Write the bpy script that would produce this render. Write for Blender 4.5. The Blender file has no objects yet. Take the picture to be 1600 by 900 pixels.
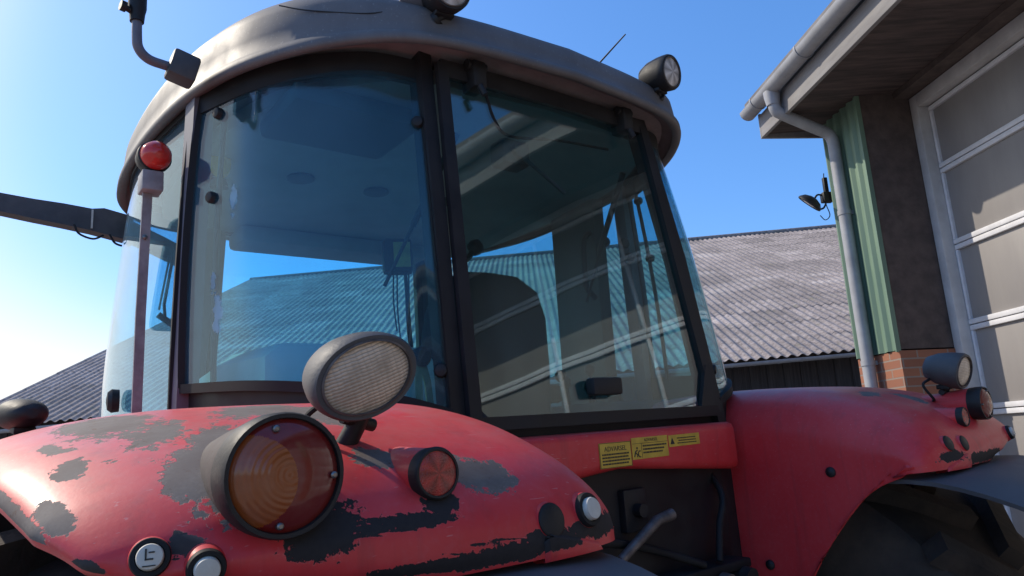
import bpy, bmesh, math, random
from mathutils import Vector, Matrix, noise
random.seed(7)
rad = math.radians
S = bpy.context.scene
COL = S.collection
V = Vector

# ------------------------------------------------------------------ helpers
def obj(name, bm, m, parent=None, smooth=True, matrix=None, recalc=True, angle=40):
    if recalc:
        bmesh.ops.recalc_face_normals(bm, faces=bm.faces)
    me = bpy.data.meshes.new(name)
    for f in bm.faces:
        f.smooth = smooth
    if smooth and angle:
        lim = rad(angle)
        for e in bm.edges:
            if len(e.link_faces) == 2 and e.calc_face_angle(0) > lim:
                e.smooth = False
    bm.to_mesh(me); bm.free()
    if m: me.materials.append(m)
    o = bpy.data.objects.new(name, me)
    COL.objects.link(o)
    if parent: o.parent = parent
    if matrix is not None: o.matrix_local = matrix
    return o

def empty(name, matrix=None, parent=None):
    o = bpy.data.objects.new(name, None); COL.objects.link(o)
    o.empty_display_size = .2
    if parent: o.parent = parent
    if matrix is not None: o.matrix_local = matrix
    return o

def tag(o, label=None, cat=None, group=None, kind=None):
    if label: o['label'] = label
    if cat: o['category'] = cat
    if group: o['group'] = group
    if kind: o['kind'] = kind
    return o

def B(): return bmesh.new()

def box(bm, lo, hi, M=None, bevel=0, seg=2):
    x0, y0, z0 = lo; x1, y1, z1 = hi
    vs = [bm.verts.new(p) for p in ((x0,y0,z0),(x1,y0,z0),(x1,y1,z0),(x0,y1,z0),(x0,y0,z1),(x1,y0,z1),(x1,y1,z1),(x0,y1,z1))]
    fs = [bm.faces.new([vs[i] for i in q]) for q in ((0,3,2,1),(4,5,6,7),(0,1,5,4),(1,2,6,5),(2,3,7,6),(3,0,4,7))]
    if bevel:
        es = list({e for f in fs for e in f.edges})
        r = bmesh.ops.bevel(bm, geom=es, offset=bevel, segments=seg, affect='EDGES', profile=.5)
        vs = list({v for f in r['faces'] for v in f.verts} | {v for v in vs if v.is_valid})
    if M is not None:
        for v in vs: v.co = M @ v.co
    return vs

def frame_from(axis, up=(0,0,1)):
    z = V(axis).normalized(); u = V(up)
    if abs(z.dot(u.normalized())) > .98: u = V((0,1,0))
    x = u.cross(z).normalized(); y = z.cross(x)
    return Matrix((x, y, z)).transposed()

def loft(bm, rings, closed=True, cap=True):
    R = [[bm.verts.new(p) for p in r] for r in rings]
    n = len(R[0])
    for a, b in zip(R[:-1], R[1:]):
        for i in range(n if closed else n-1):
            j = (i+1) % n
            try: bm.faces.new((a[i], a[j], b[j], b[i]))
            except ValueError: pass
    if cap and closed:
        bm.faces.new(R[0][::-1]); bm.faces.new(R[-1])
    return R

def tube(bm, pts, r, n=10, cap=True):
    pts = [V(p) for p in pts]
    rs = r if isinstance(r, (list, tuple)) else [r]*len(pts)
    rings = []; up = None
    for i, p in enumerate(pts):
        t = (pts[min(i+1, len(pts)-1)] - pts[max(i-1, 0)]).normalized()
        if up is None:
            up = V((0,0,1)) if abs(t.z) < .9 else V((1,0,0))
        x = up.cross(t).normalized(); y = t.cross(x); up = y
        rings.append([p + rs[i]*(math.cos(2*math.pi*k/n)*x + math.sin(2*math.pi*k/n)*y) for k in range(n)])
    loft(bm, rings, True, cap)

def spline(pts, n):
    """Catmull-Rom through pts, n samples per span"""
    P = [V(p) for p in pts]; out = []
    for i in range(len(P)-1):
        p0 = P[i-1] if i else P[0]*2 - P[1]
        p1, p2 = P[i], P[i+1]
        p3 = P[i+2] if i+2 < len(P) else P[-1]*2 - P[-2]
        for k in range(n):
            t = k/n
            out.append(.5*((2*p1) + (p2-p0)*t + (2*p0-5*p1+4*p2-p3)*t*t + (3*p1-p0-3*p2+p3)*t**3))
    out.append(P[-1].copy())
    return out

def lathe(bm, prof, n=32, M=None, sx=1, sy=1, cap0=True, cap1=True):
    """prof: list of (r, h) around +Z"""
    M = M or Matrix.Identity(4)
    rings = [[M @ V((r*sx*math.cos(2*math.pi*k/n), r*sy*math.sin(2*math.pi*k/n), h)) for k in range(n)] for r, h in prof]
    R = [[bm.verts.new(p) for p in r] for r in rings]
    for a, b in zip(R[:-1], R[1:]):
        for i in range(n):
            j = (i+1) % n
            bm.faces.new((a[i], a[j], b[j], b[i]))
    if cap0: bm.faces.new(R[0][::-1])
    if cap1: bm.faces.new(R[-1])

def beam(bm, pts, side, w, d):
    """rectangular section swept along pts: w along `side`, d across"""
    pts = [V(p) for p in pts]; rings = []
    sides = side if isinstance(side, list) else [side]*len(pts)
    for i, p in enumerate(pts):
        t = (pts[min(i+1, len(pts)-1)] - pts[max(i-1, 0)]).normalized()
        s = V(sides[i]); s = (s - t*s.dot(t)).normalized(); q = t.cross(s)
        rings.append([p + s*w/2*a + q*d/2*b for a, b in ((-1,-1),(1,-1),(1,1),(-1,1))])
    loft(bm, rings)

def slab(bm, poly, off):
    a = [bm.verts.new(p) for p in poly]; b = [bm.verts.new(V(p)+V(off)) for p in poly]
    n = len(a)
    bm.faces.new(a[::-1]); bm.faces.new(b)
    for i in range(n):
        j = (i+1) % n; bm.faces.new((a[i], a[j], b[j], b[i]))

def sheet(bm, rows, thick):
    """grid of points made into a pane with real thickness"""
    R = [[bm.verts.new(p) for p in r] for r in rows]
    fs = []
    for a, b in zip(R[:-1], R[1:]):
        for i in range(len(a)-1):
            fs.append(bm.faces.new((a[i], a[i+1], b[i+1], b[i])))
    bmesh.ops.recalc_face_normals(bm, faces=fs)
    bmesh.ops.solidify(bm, geom=fs, thickness=thick)

# ------------------------------------------------------------------ materials
def nt(name):
    m = bpy.data.materials.new(name); m.use_nodes = True
    t = m.node_tree; t.nodes.clear()
    out = t.nodes.new('ShaderNodeOutputMaterial')
    return m, t, out

def N(t, typ, **kw):
    n = t.nodes.new(typ)
    for k, v in kw.items():
        if k.startswith('i_'):
            key = k[2:].replace('_', ' ')
            n.inputs[int(key) if key.isdigit() else key].default_value = v
        else: setattr(n, k, v)
    return n

def mathn(t, op, a, b=None, clamp=False):
    n = t.nodes.new('ShaderNodeMath'); n.operation = op; n.use_clamp = clamp
    for i, v in enumerate((a, b)):
        if v is None: continue
        if isinstance(v, (int, float)): n.inputs[i].default_value = v
        else: t.links.new(v, n.inputs[i])
    return n.outputs[0]

def mixc(t, fac, a, b, blend='MIX'):
    n = t.nodes.new('ShaderNodeMix'); n.data_type = 'RGBA'; n.blend_type = blend
    for i, v in ((0, fac), (6, a), (7, b)):
        if isinstance(v, (int, float)): n.inputs[i].default_value = v
        elif isinstance(v, tuple): n.inputs[i].default_value = v if len(v) == 4 else (*v, 1)
        else: t.links.new(v, n.inputs[i])
    return n.outputs[2]

def ramp(t, src, stops):
    n = t.nodes.new('ShaderNodeValToRGB')
    e = n.color_ramp.elements
    while len(e) < len(stops): e.new(.5)
    for k, (p, c) in enumerate(stops):
        e[k].position = p; e[k].color = (c, c, c, 1) if isinstance(c, (int, float)) else (*c, 1)
    t.links.new(src, n.inputs[0])
    return n.outputs[0]

def noisen(t, coord, scale, detail=4, rough=.55, stretch=None, dist=0):
    if stretch:
        mp = N(t, 'ShaderNodeMapping'); mp.inputs['Scale'].default_value = stretch
        t.links.new(coord, mp.inputs[0]); coord = mp.outputs[0]
    n = N(t, 'ShaderNodeTexNoise', i_Scale=scale, i_Detail=detail, i_Roughness=rough, i_Distortion=dist)
    t.links.new(coord, n.inputs['Vector'])
    return n.outputs['Fac']

def bump(t, h, strength, dist=.01):
    b = N(t, 'ShaderNodeBump', i_Strength=strength, i_Distance=dist)
    t.links.new(h, b.inputs['Height']); return b.outputs[0]

def mat(name, c1, c2=None, scale=6, rough=.5, rough2=None, metal=0, bmp=0, bscale=60, coat=0, stretch=None, lo=.35, hi=.65, spec=.5, detail=5):
    m, t, out = nt(name)
    p = N(t, 'ShaderNodeBsdfPrincipled'); t.links.new(p.outputs[0], out.inputs[0])
    p.inputs['Metallic'].default_value = metal; p.inputs['Coat Weight'].default_value = coat
    p.inputs['Specular IOR Level'].default_value = spec
    tc = N(t, 'ShaderNodeTexCoord').outputs['Object']
    c2 = c2 or tuple(x*.75 for x in c1)
    f = ramp(t, noisen(t, tc, scale, detail, .6, stretch), [(lo, 0.), (hi, 1.)])
    t.links.new(mixc(t, f, c1, c2), p.inputs['Base Color'])
    r2 = rough2 if rough2 is not None else min(1, rough+.15)
    rr = N(t, 'ShaderNodeMapRange', i_3=rough, i_4=r2); t.links.new(f, rr.inputs[0]); t.links.new(rr.outputs[0], p.inputs['Roughness'])
    if bmp:
        t.links.new(bump(t, noisen(t, tc, bscale, 3), bmp), p.inputs['Normal'])
    return m

def glass_mat(name, tint, dust, veil=(.75, .77, .78), spots=(), refl=1.0):
    m, t, out = nt(name)
    tc = N(t, 'ShaderNodeTexCoord').outputs['Object']
    lw = N(t, 'ShaderNodeLayerWeight', i_Blend=.5)
    fz = mathn(t, 'POWER', lw.outputs['Facing'], 5)          # Schlick, the same from both sides of a pane
    fr = mathn(t, 'ADD', mathn(t, 'MULTIPLY', fz, .96), .04*refl, True)
    tr = N(t, 'ShaderNodeBsdfTransparent', i_Color=(*tint, 1))
    gl = N(t, 'ShaderNodeBsdfGlossy', i_Roughness=.015, i_Color=(1, 1, 1, 1))
    wav = noisen(t, tc, 3.0, 1)
    t.links.new(bump(t, wav, .05, .02), gl.inputs['Normal'])
    m1 = N(t, 'ShaderNodeMixShader'); t.links.new(fr, m1.inputs[0]); t.links.new(tr.outputs[0], m1.inputs[1]); t.links.new(gl.outputs[0], m1.inputs[2])
    df = N(t, 'ShaderNodeBsdfDiffuse', i_Color=(*veil, 1)); tl = N(t, 'ShaderNodeBsdfTranslucent', i_Color=(*veil, 1))
    m2 = N(t, 'ShaderNodeMixShader', i_0=.5); t.links.new(df.outputs[0], m2.inputs[1]); t.links.new(tl.outputs[0], m2.inputs[2])
    n1 = ramp(t, noisen(t, tc, 5, 6, .65, (1, 1, .35)), [(.3, .5), (.75, 1.5)])
    fac = mathn(t, 'MULTIPLY', n1, dust)
    spk = ramp(t, noisen(t, tc, 160, 2), [(.70, 0.), (.78, 1.)])
    fac = mathn(t, 'ADD', fac, mathn(t, 'MULTIPLY', spk, dust*2.0))
    edge = noisen(t, tc, 45, 4)
    for (cx, cy, cz, rx, ry, rz) in spots:                     # dried splashes on the pane
        mp = N(t, 'ShaderNodeMapping', vector_type='POINT')
        mp.inputs['Location'].default_value = (-cx/rx, -cy/ry, -cz/rz); mp.inputs['Scale'].default_value = (1/rx, 1/ry, 1/rz)
        t.links.new(tc, mp.inputs[0])
        ln = N(t, 'ShaderNodeVectorMath', operation='LENGTH'); t.links.new(mp.outputs[0], ln.inputs[0])
        d = mathn(t, 'ADD', ln.outputs['Value'], mathn(t, 'MULTIPLY', mathn(t, 'SUBTRACT', edge, .5), 2.6))
        fac = mathn(t, 'MAXIMUM', fac, mathn(t, 'MULTIPLY', ramp(t, d, [(.75, 1.), (1.0, 0.)]), .5))
    m3 = N(t, 'ShaderNodeMixShader'); t.links.new(mathn(t, 'MINIMUM', fac, .9), m3.inputs[0])
    t.links.new(m1.outputs[0], m3.inputs[1]); t.links.new(m2.outputs[0], m3.inputs[2])
    t.links.new(m3.outputs[0], out.inputs[0])
    return m

def paint_mat(name, chips):
    m, t, out = nt(name)
    p = N(t, 'ShaderNodeBsdfPrincipled'); t.links.new(p.outputs[0], out.inputs[0])
    tc = N(t, 'ShaderNodeTexCoord').outputs['Object']
    fade = ramp(t, noisen(t, tc, 4.5, 6, .6), [(.3, 0.), (.7, 1.)])
    red = mixc(t, fade, (.64, .026, .032), (.72, .062, .064))
    fine = ramp(t, noisen(t, tc, 90, 3), [(.5, 0.), (.85, 1.)])
    red = mixc(t, mathn(t, 'MULTIPLY', fine, .22), red, (.62, .16, .17))
    # thin scratches
    sc = noisen(t, tc, 30, 2, .5, (1, 7, 9)); scr = ramp(t, sc, [(.70, 0.), (.73, 1.)])
    red = mixc(t, mathn(t, 'MULTIPLY', scr, .35), red, (.65, .35, .33))
    run = ramp(t, noisen(t, tc, 24, 5, .65, (1, 1, .10)), [(.52, 0.), (.72, 1.)])
    red = mixc(t, mathn(t, 'MULTIPLY', mathn(t, 'MULTIPLY', run, noisen(t, tc, 5, 3)), .55), red, (.20, .040, .040))    # dirt runs
    ge = N(t, 'ShaderNodeNewGeometry'); gs = N(t, 'ShaderNodeSeparateXYZ'); t.links.new(ge.outputs['Normal'], gs.inputs[0])
    du = N(t, 'ShaderNodeMapRange', interpolation_type='SMOOTHSTEP', i_1=.70, i_2=1.0); t.links.new(gs.outputs[2], du.inputs[0])
    dn = ramp(t, noisen(t, tc, 13, 6, .7), [(.35, .1), (.7, 1.)])
    red = mixc(t, mathn(t, 'MULTIPLY', mathn(t, 'MULTIPLY', du.outputs[0], dn), .42), red, (.46, .27, .24))     # dust settled on top
    rough = .50
    col = red
    if chips:
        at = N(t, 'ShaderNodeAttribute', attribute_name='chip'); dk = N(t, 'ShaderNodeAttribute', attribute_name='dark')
        n1 = noisen(t, tc, 38, 6, .7); n2 = noisen(t, tc, 150, 3, .6)
        h = mathn(t, 'ADD', at.outputs['Fac'], mathn(t, 'MULTIPLY', mathn(t, 'SUBTRACT', n1, .5), 1.0))
        h = mathn(t, 'ADD', h, mathn(t, 'MULTIPLY', mathn(t, 'SUBTRACT', n2, .5), .45))
        mask = ramp(t, h, [(.49, 0.), (.515, 1.)])
        rim = ramp(t, h, [(.455, 0.), (.475, 1.), (.50, 1.), (.515, 0.)])
        und = mixc(t, noisen(t, tc, 220, 4, .7), (.120, .098, .084), (.215, .182, .158))
        und = mixc(t, ramp(t, noisen(t, tc, 20, 5), [(.4, 0.), (.7, 1.)]), und, (.135, .104, .090))
        und = mixc(t, ramp(t, h, [(.515, .55), (.57, 0.)]), und, (.27, .215, .19))
        und = mixc(t, ramp(t, noisen(t, tc, 60, 4, .7), [(.60, 0.), (.70, .8)]), und, (.11, .055, .035))
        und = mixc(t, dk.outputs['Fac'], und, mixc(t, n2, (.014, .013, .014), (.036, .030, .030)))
        col = mixc(t, mathn(t, 'MULTIPLY', rim, .14), red, (.72, .36, .34))
        col = mixc(t, mask, col, und)
        rr = N(t, 'ShaderNodeMapRange', i_3=rough, i_4=.75); t.links.new(mask, rr.inputs[0]); t.links.new(rr.outputs[0], p.inputs['Roughness'])
        hb = mathn(t, 'ADD', mathn(t, 'MULTIPLY', mask, -1.0), mathn(t, 'MULTIPLY', n2, .12))
        t.links.new(bump(t, hb, .85, .0018), p.inputs['Normal'])
        cw = N(t, 'ShaderNodeMapRange', i_3=.22, i_4=0.); t.links.new(mask, cw.inputs[0]); t.links.new(cw.outputs[0], p.inputs['Coat Weight'])
    else:
        p.inputs['Roughness'].default_value = rough; p.inputs['Coat Weight'].default_value = .22
        t.links.new(bump(t, noisen(t, tc, 25, 2), .03, .01), p.inputs['Normal'])
    p.inputs['Coat Roughness'].default_value = .22; p.inputs['Specular IOR Level'].default_value = .35
    t.links.new(col, p.inputs['Base Color'])
    return m

def lens_mat(name, col, rings=0, grid=0, vor=0, rough=.12, dust=.25):
    """moulded plastic or glass lens, built in the lamp's own frame (axis +Z)"""
    m, t, out = nt(name)
    p = N(t, 'ShaderNodeBsdfPrincipled', i_Roughness=rough); t.links.new(p.outputs[0], out.inputs[0])
    tc = N(t, 'ShaderNodeTexCoord').outputs['Object']
    h = None; c = col
    if rings:
        w = N(t, 'ShaderNodeTexWave', wave_type='RINGS', rings_direction='Z', i_Scale=rings); t.links.new(tc, w.inputs[0]); h = w.outputs['Fac']
        c = mixc(t, h, tuple(x*.93 for x in col), col)
    if grid:
        w1 = N(t, 'ShaderNodeTexWave', wave_type='BANDS', bands_direction='Y', i_Scale=grid, i_Distortion=2.2, i_Detail=3); t.links.new(tc, w1.inputs[0])
        w2 = N(t, 'ShaderNodeTexWave', wave_type='BANDS', bands_direction='X', i_Scale=grid*.55, i_Distortion=.6); t.links.new(tc, w2.inputs[0])
        h = mathn(t, 'ADD', w1.outputs['Fac'], mathn(t, 'MULTIPLY', w2.outputs['Fac'], .5))
        g = ramp(t, w1.outputs['Fac'], [(.05, 0.), (.4, 1.)]); g2 = ramp(t, w2.outputs['Fac'], [(.02, .72), (.3, 1.)])
        g = mathn(t, 'MULTIPLY', g, g2)
        bl = ramp(t, noisen(t, tc, 26, 4, .6), [(.35, 0.), (.65, 1.)])
        c = mixc(t, bl, tuple(x*.6 for x in col), tuple(min(1, x*1.2) for x in col))
        c = mixc(t, g, tuple(x*.55 for x in col), c)
    if vor:
        v = N(t, 'ShaderNodeTexVoronoi', i_Scale=vor); t.links.new(tc, v.inputs['Vector']); h = v.outputs['Distance']
        sx = N(t, 'ShaderNodeSeparateXYZ'); t.links.new(tc, sx.inputs[0])
        ang = mathn(t, 'ARCTAN2', sx.outputs[1], sx.outputs[0])
        seg = mathn(t, 'FRACT', mathn(t, 'MULTIPLY', ang, 6/(2*math.pi)))
        c = mixc(t, ramp(t, seg, [(.0, 0.), (.5, 1.), (1., 0.)]), tuple(x*.5 for x in col), tuple(min(1, x*1.25) for x in col))
    du = mathn(t, 'MULTIPLY', ramp(t, noisen(t, tc, 40, 5), [(.4, 0.), (.8, 1.)]), dust)
    c = mixc(t, du, c, (.35, .27, .22))
    if isinstance(c, tuple): p.inputs['Base Color'].default_value = (*c, 1)
    else: t.links.new(c, p.inputs['Base Color'])
    p.inputs['Coat Weight'].default_value = .18; p.inputs['Coat Roughness'].default_value = .15
    if h is not None: t.links.new(bump(t, h, .22 if rings else .35, .002), p.inputs['Normal'])
    return m

MT = dict(
    red_chip=paint_mat('red_paint_chipped', True), red=paint_mat('red_paint', False),
    roof_plain=mat('roof_plastic_plain', (.20, .185, .18), (.13, .12, .118), 3.5, .5, .7, bmp=.06, bscale=120),
    soffit=mat('roof_underside', (.30, .23, .22), (.20, .16, .155), 7, .7, bmp=.1, bscale=90),
    roof_dark=mat('roof_inset', (.13, .13, .15), (.09, .09, .105), 6, .5),
    black=mat('black_plastic', (.012, .012, .013), (.026, .025, .025), 12, .45, .65, bmp=.05, bscale=200, spec=.35),
    grey_black=mat('weathered_black_plastic', (.05, .05, .054), (.10, .098, .098), 9, .5, .7, bmp=.08, bscale=240),
    rubber=mat('black_rubber', (.011, .011, .012), (.022, .021, .021), 14, .6, .8, spec=.3),
    post=mat('cab_post_paint', (.014, .013, .014), (.026, .024, .024), 10, .45, .65, spec=.3),
    post_grey=mat('cab_post_grey', (.15, .15, .185), (.10, .10, .125), 8, .45, .6),
    steel=mat('worn_steel', (.20, .18, .17), (.10, .085, .08), 30, .45, .7, metal=.6),
    rust=mat('rusty_strap', (.33, .345, .36), (.24, .24, .25), 25, .7, .85, bmp=.15, bscale=180),
    flap=mat('flap_plastic', (.075, .078, .085), (.11, .11, .115), 5, .48, .65, bmp=.06, bscale=150),
    tyre=mat('tyre_rubber', (.018, .017, .017), (.05, .042, .036), 7, .75, .9, bmp=.15, bscale=70),
    tyre_mud=mat('muddy_tyre', (.022, .020, .019), (.085, .066, .050), 5, .85, .95, bmp=.25, bscale=60),
    rim=mat('wheel_rim', (.35, .34, .33), (.22, .2, .19), 8, .5, .7),
    headliner=mat('headliner', (.26, .26, .26), (.21, .21, .21), 3, .85),
    trim=mat('pale_reflection_trim', (.72, .70, .62), (.58, .57, .50), 4, .6),  # pale tone imitates a bright reflection low in the quarter glass
    seat=mat('seat_fabric', (.014, .014, .016), (.024, .023, .023), 30, .85, bmp=.2, bscale=300),
    dash=mat('dashboard_plastic', (.045, .045, .048), (.07, .07, .07), 9, .6),
    amber_lens=lens_mat('amber_lens', (.30, .066, .010), rings=55, dust=.15),
    red_lens=lens_mat('red_lens', (.17, .014, .012), rings=0, dust=.10),
    reflector=lens_mat('reflector_lens', (.42, .030, .022), vor=420),
    marker_amber=lens_mat('indicator_lens', (.70, .36, .06), rings=30, dust=.2),
    marker_lens=lens_mat('marker_lens', (.62, .030, .020), rings=22, dust=.1),
    clear_lens=lens_mat('work_lamp_lens', (.74, .58, .42), grid=75, rough=.18, dust=.3),
    clear_lens2=lens_mat('roof_lamp_lens', (.62, .58, .54), vor=140, rough=.22, dust=.35),
    cap=mat('button_cap', (.66, .63, .55), (.55, .52, .44), 60, .5),
    ink=mat('dark_ink', (.03, .025, .02), (.045, .04, .03), 40, .6),
    yellow=mat('label_yellow', (.72, .47, .06), (.56, .35, .05), 25, .5),
    strap=mat('yellowed_strap', (.38, .31, .16), (.28, .22, .11), 20, .8),
    screen=mat('display_face', (.50, .47, .14), (.30, .30, .12), 30, .3),
    screw=mat('screw_head', (.25, .24, .23), None, 60, .35, metal=.9),
)
def roof_mat():
    m, t, out = nt('roof_shell')
    p = N(t, 'ShaderNodeBsdfPrincipled'); t.links.new(p.outputs[0], out.inputs[0])
    tc = N(t, 'ShaderNodeTexCoord').outputs['Object']
    c = mixc(t, ramp(t, noisen(t, tc, 4, 6, .65), [(.3, 0.), (.7, 1.)]), (.155, .146, .144), (.112, .105, .104))
    st = ramp(t, noisen(t, tc, 22, 4, .6, (1, 1, .12)), [(.50, 0.), (.78, .45)])
    c = mixc(t, st, c, (.09, .08, .075))
    sp = ramp(t, noisen(t, tc, 120, 3, .6), [(.62, 0.), (.75, .6)])
    c = mixc(t, sp, c, (.30, .285, .27))
    t.links.new(c, p.inputs['Base Color'])
    t.links.new(ramp(t, noisen(t, tc, 9, 4), [(.3, .50), (.7, .66)]), p.inputs['Roughness'])
    t.links.new(bump(t, noisen(t, tc, 200, 3), .04, .004), p.inputs['Normal'])
    return m
MT['roof'] = roof_mat()
GL_SIDE = glass_mat('quarter_glass', (.62, .89, .95), .060, (.42, .68, .92),
    spots=[(-.791, .177, 2.070, .016, .022, .050), (-.797, .20, 2.15, .008, .012, .03), (-.766, .149, 2.345, .009, .014, .050)])
GL_REAR = glass_mat('rear_glass', (.62, .85, .87), .012, refl=2.6)
GL_FRONT = glass_mat('windscreen_glass', (.72, .94, .97), .012)
GL_DOOR = glass_mat('door_glass', (.70, .92, .98), .07, (.50, .74, .97))

# ------------------------------------------------------------------ camera, sky, sun
CAMZ = 1.75
f_px, hy, slope = 1110., 700., -.048
roll = math.atan(slope); pitch = math.atan((hy-450)*math.cos(roll)/f_px)
fw = V((0, math.cos(pitch), math.sin(pitch))); rt = V((1, 0, 0)); up = rt.cross(fw)
cx = rt*math.cos(roll) + up*math.sin(roll); cy = -rt*math.sin(roll) + up*math.cos(roll)
cam = bpy.data.cameras.new('camera'); co = bpy.data.objects.new('camera', cam); COL.objects.link(co)
cam.sensor_width = 36; cam.lens = 36*f_px/1600; cam.clip_start = .02; cam.clip_end = 2000
mw = Matrix((cx, cy, -fw)).transposed().to_4x4(); mw.translation = (0, 0, CAMZ); co.matrix_world = mw
S.camera = co

SUN_AZ, SUN_EL = -68, 40           # degrees, azimuth clockwise from the view axis (+Y)
W = bpy.data.worlds.new('World'); S.world = W; W.use_nodes = True
t = W.node_tree; bg = t.nodes['Background']
sky = t.nodes.new('ShaderNodeTexSky'); sky.sky_type = 'NISHITA'; sky.sun_disc = False
sky.sun_elevation = rad(SUN_EL); sky.sun_rotation = rad(SUN_AZ)
sky.air_density = 1.0; sky.dust_density = 1.1; sky.ozone_density = 1.5; sky.altitude = 0
gmn = N(t, 'ShaderNodeGamma', i_Gamma=.8); hs = N(t, 'ShaderNodeHueSaturation', i_Saturation=1.3, i_Hue=.49)
t.links.new(sky.outputs[0], gmn.inputs[0]); t.links.new(gmn.outputs[0], hs.inputs['Color'])
skc = mixc(t, 1., hs.outputs[0], (.86, 1.12, 1.62), 'MULTIPLY')
sep = N(t, 'ShaderNodeSeparateColor'); t.links.new(skc, sep.inputs[0])
whi = N(t, 'ShaderNodeMapRange', interpolation_type='SMOOTHSTEP', i_1=2.05, i_2=3.6); t.links.new(sep.outputs[0], whi.inputs[0])
t.links.new(mixc(t, whi.outputs[0], skc, (5.4, 5.5, 5.5)), bg.inputs[0]); bg.inputs[1].default_value = .14
sl = bpy.data.lights.new('sun', 'SUN'); sl.energy = 3.0; sl.angle = rad(.53); sl.color = (1, .90, .76)
so = bpy.data.objects.new('sun', sl); COL.objects.link(so)
sd = V((math.sin(rad(SUN_AZ))*math.cos(rad(SUN_EL)), math.cos(rad(SUN_AZ))*math.cos(rad(SUN_EL)), math.sin(rad(SUN_EL))))
so.rotation_euler = sd.to_track_quat('Z', 'Y').to_euler(); so.location = sd*30
S.view_settings.view_transform = 'Standard'; S.view_settings.look = 'None'; S.view_settings.gamma = 1
S.view_settings.exposure = 0.5
S.cycles.max_bounces = 10; S.cycles.transparent_max_bounces = 24; S.cycles.glossy_bounces = 5
S.cycles.caustics_reflective = False; S.cycles.caustics_refractive = False
S.cycles.use_denoising = True

# ------------------------------------------------------------------ tractor frame
HEAD, TILT = rad(-38), rad(1.75)
F0 = V((math.sin(HEAD), math.cos(HEAD), 0)); R0 = V((math.cos(HEAD), -math.sin(HEAD), 0)); U0 = V((0, 0, 1))
RX = R0*math.cos(TILT) + U0*math.sin(TILT); UX = U0*math.cos(TILT) - R0*math.sin(TILT)
MR = Matrix((RX, F0, UX)).transposed()
T0 = V((0, 0, CAMZ)) - MR @ V((-1.25, -1.50, 1.75))
TM = MR.to_4x4(); TM.translation = T0
tractor = tag(empty('tractor', TM), 'old red tractor with grey cab roof, tinted windows and paint flaking off its rear fenders', 'tractor')
tractor['kind'] = 'thing'

# ------------------------------------------------------------------ ground
gm, t, out = nt('yard_concrete')
p = N(t, 'ShaderNodeBsdfPrincipled', i_Roughness=.9); t.links.new(p.outputs[0], out.inputs[0])
tc = N(t, 'ShaderNodeTexCoord').outputs['Object']
g1 = ramp(t, noisen(t, tc, .6, 8, .65), [(.3, 0.), (.7, 1.)]); g2 = noisen(t, tc, 40, 4)
t.links.new(mixc(t, g2, mixc(t, g1, (.30, .28, .25), (.20, .185, .17)), (.27, .25, .23)), p.inputs['Base Color'])
t.links.new(bump(t, g2, .3, .01), p.inputs['Normal'])
bm = B()
ticks = [-600, -200, -60, -30, -16] + [i*1.0 for i in range(-10, 11)] + [16, 30, 60, 200, 600]
rows = []
for yy in ticks:
    r = []
    for xx in ticks:
        d = (V((xx, yy, 0)) - T0).dot(R0); d = max(-4, min(4, d))
        r.append((xx, yy, T0.z + d*math.tan(TILT)))
    rows.append(r)
loft(bm, rows, closed=False)
tag(obj('ground', bm, gm), kind='structure')

# ------------------------------------------------------------------ fenders
PROF = spline([(0,-.800,1.600),(0,-.798,1.625),(0,-.785,1.662),(0,-.752,1.702),(0,-.695,1.740),(0,-.60,1.778),(0,-.47,1.808),(0,-.32,1.826),(0,-.12,1.834),(0,.12,1.826),(0,.36,1.786),(0,.60,1.70),(0,.80,1.55),(0,.93,1.36),(0,1.0,1.15)], 12)
NP_ = len(PROF)
ARCL = [0.]
for a, b in zip(PROF[:-1], PROF[1:]): ARCL.append(ARCL[-1] + (b-a).length)
def prof_n(i):
    d = (PROF[min(i+1, NP_-1)] - PROF[max(i-1, 0)]).normalized()
    return V((0, -d.z, d.y))
XI = .50
XO_TAB = [(0, .87), (.03, .99), (.062, 1.105), (.10, 1.150), (.19, 1.187), (.35, 1.220), (.6, 1.245), (9, 1.245)]
def x_outer(sv):
    for (a, xa), (b, xb) in zip(XO_TAB[:-1], XO_TAB[1:]):
        if sv <= b:
            f = (sv-a)/(b-a); return xa + (xb-xa)*f
def fender_drop(x, i):
    k = min(1, max(0, (ARCL[i]-.02)/.25)); k = k*k*(3-2*k)
    wi, di = .17, .070 + .070*k
    xo = x_outer(ARCL[i]); wo, do = .30, .034 + .022*k
    d = .010*((x-.82)/.35)**2
    if x-XI < wi: d += di*(1-max(0, 1-((wi-(x-XI))/wi)**2.4)**(1/2.4))
    if xo-x < wo: d += do*(1-math.sqrt(max(0, 1-((wo-(xo-x))/wo)**2)))
    return d
def fender_pt(x, i):
    x = min(x, x_outer(ARCL[i]))
    P = PROF[i]; n = prof_n(i)
    q = V((x, P.y, P.z)) - n*fender_drop(x, i)
    q.y += .045*max(0, (x-.95)/.35)**2*max(0, 1-ARCL[i]/.35)      # the outer rear corner curves forward
    return q
def fender_xs(i):
    xo = x_outer(ARCL[i]); r = []
    for k in range(28): r.append(XI + .17*(1-math.cos(math.pi/2*k/28)))
    for k in range(64): r.append(XI+.17 + (xo-.30-XI-.17)*k/64)
    for k in range(25): r.append(xo-.30 + .30*math.sin(math.pi/2*k/24))
    return r
ARCH = spline([(0,-.715,1.590),(0,-.63,1.555),(0,-.55,1.487),(0,-.43,1.342),(0,-.36,1.19),(0,-.31,1.0),(0,-.29,.86),(0,0,.84),(0,.5,.84),(0,.95,.84)], 8)
def arch_pt(f):
    i = f*(len(ARCH)-1); a = int(min(i, len(ARCH)-2)); return ARCH[a].lerp(ARCH[a+1], i-a)

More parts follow.
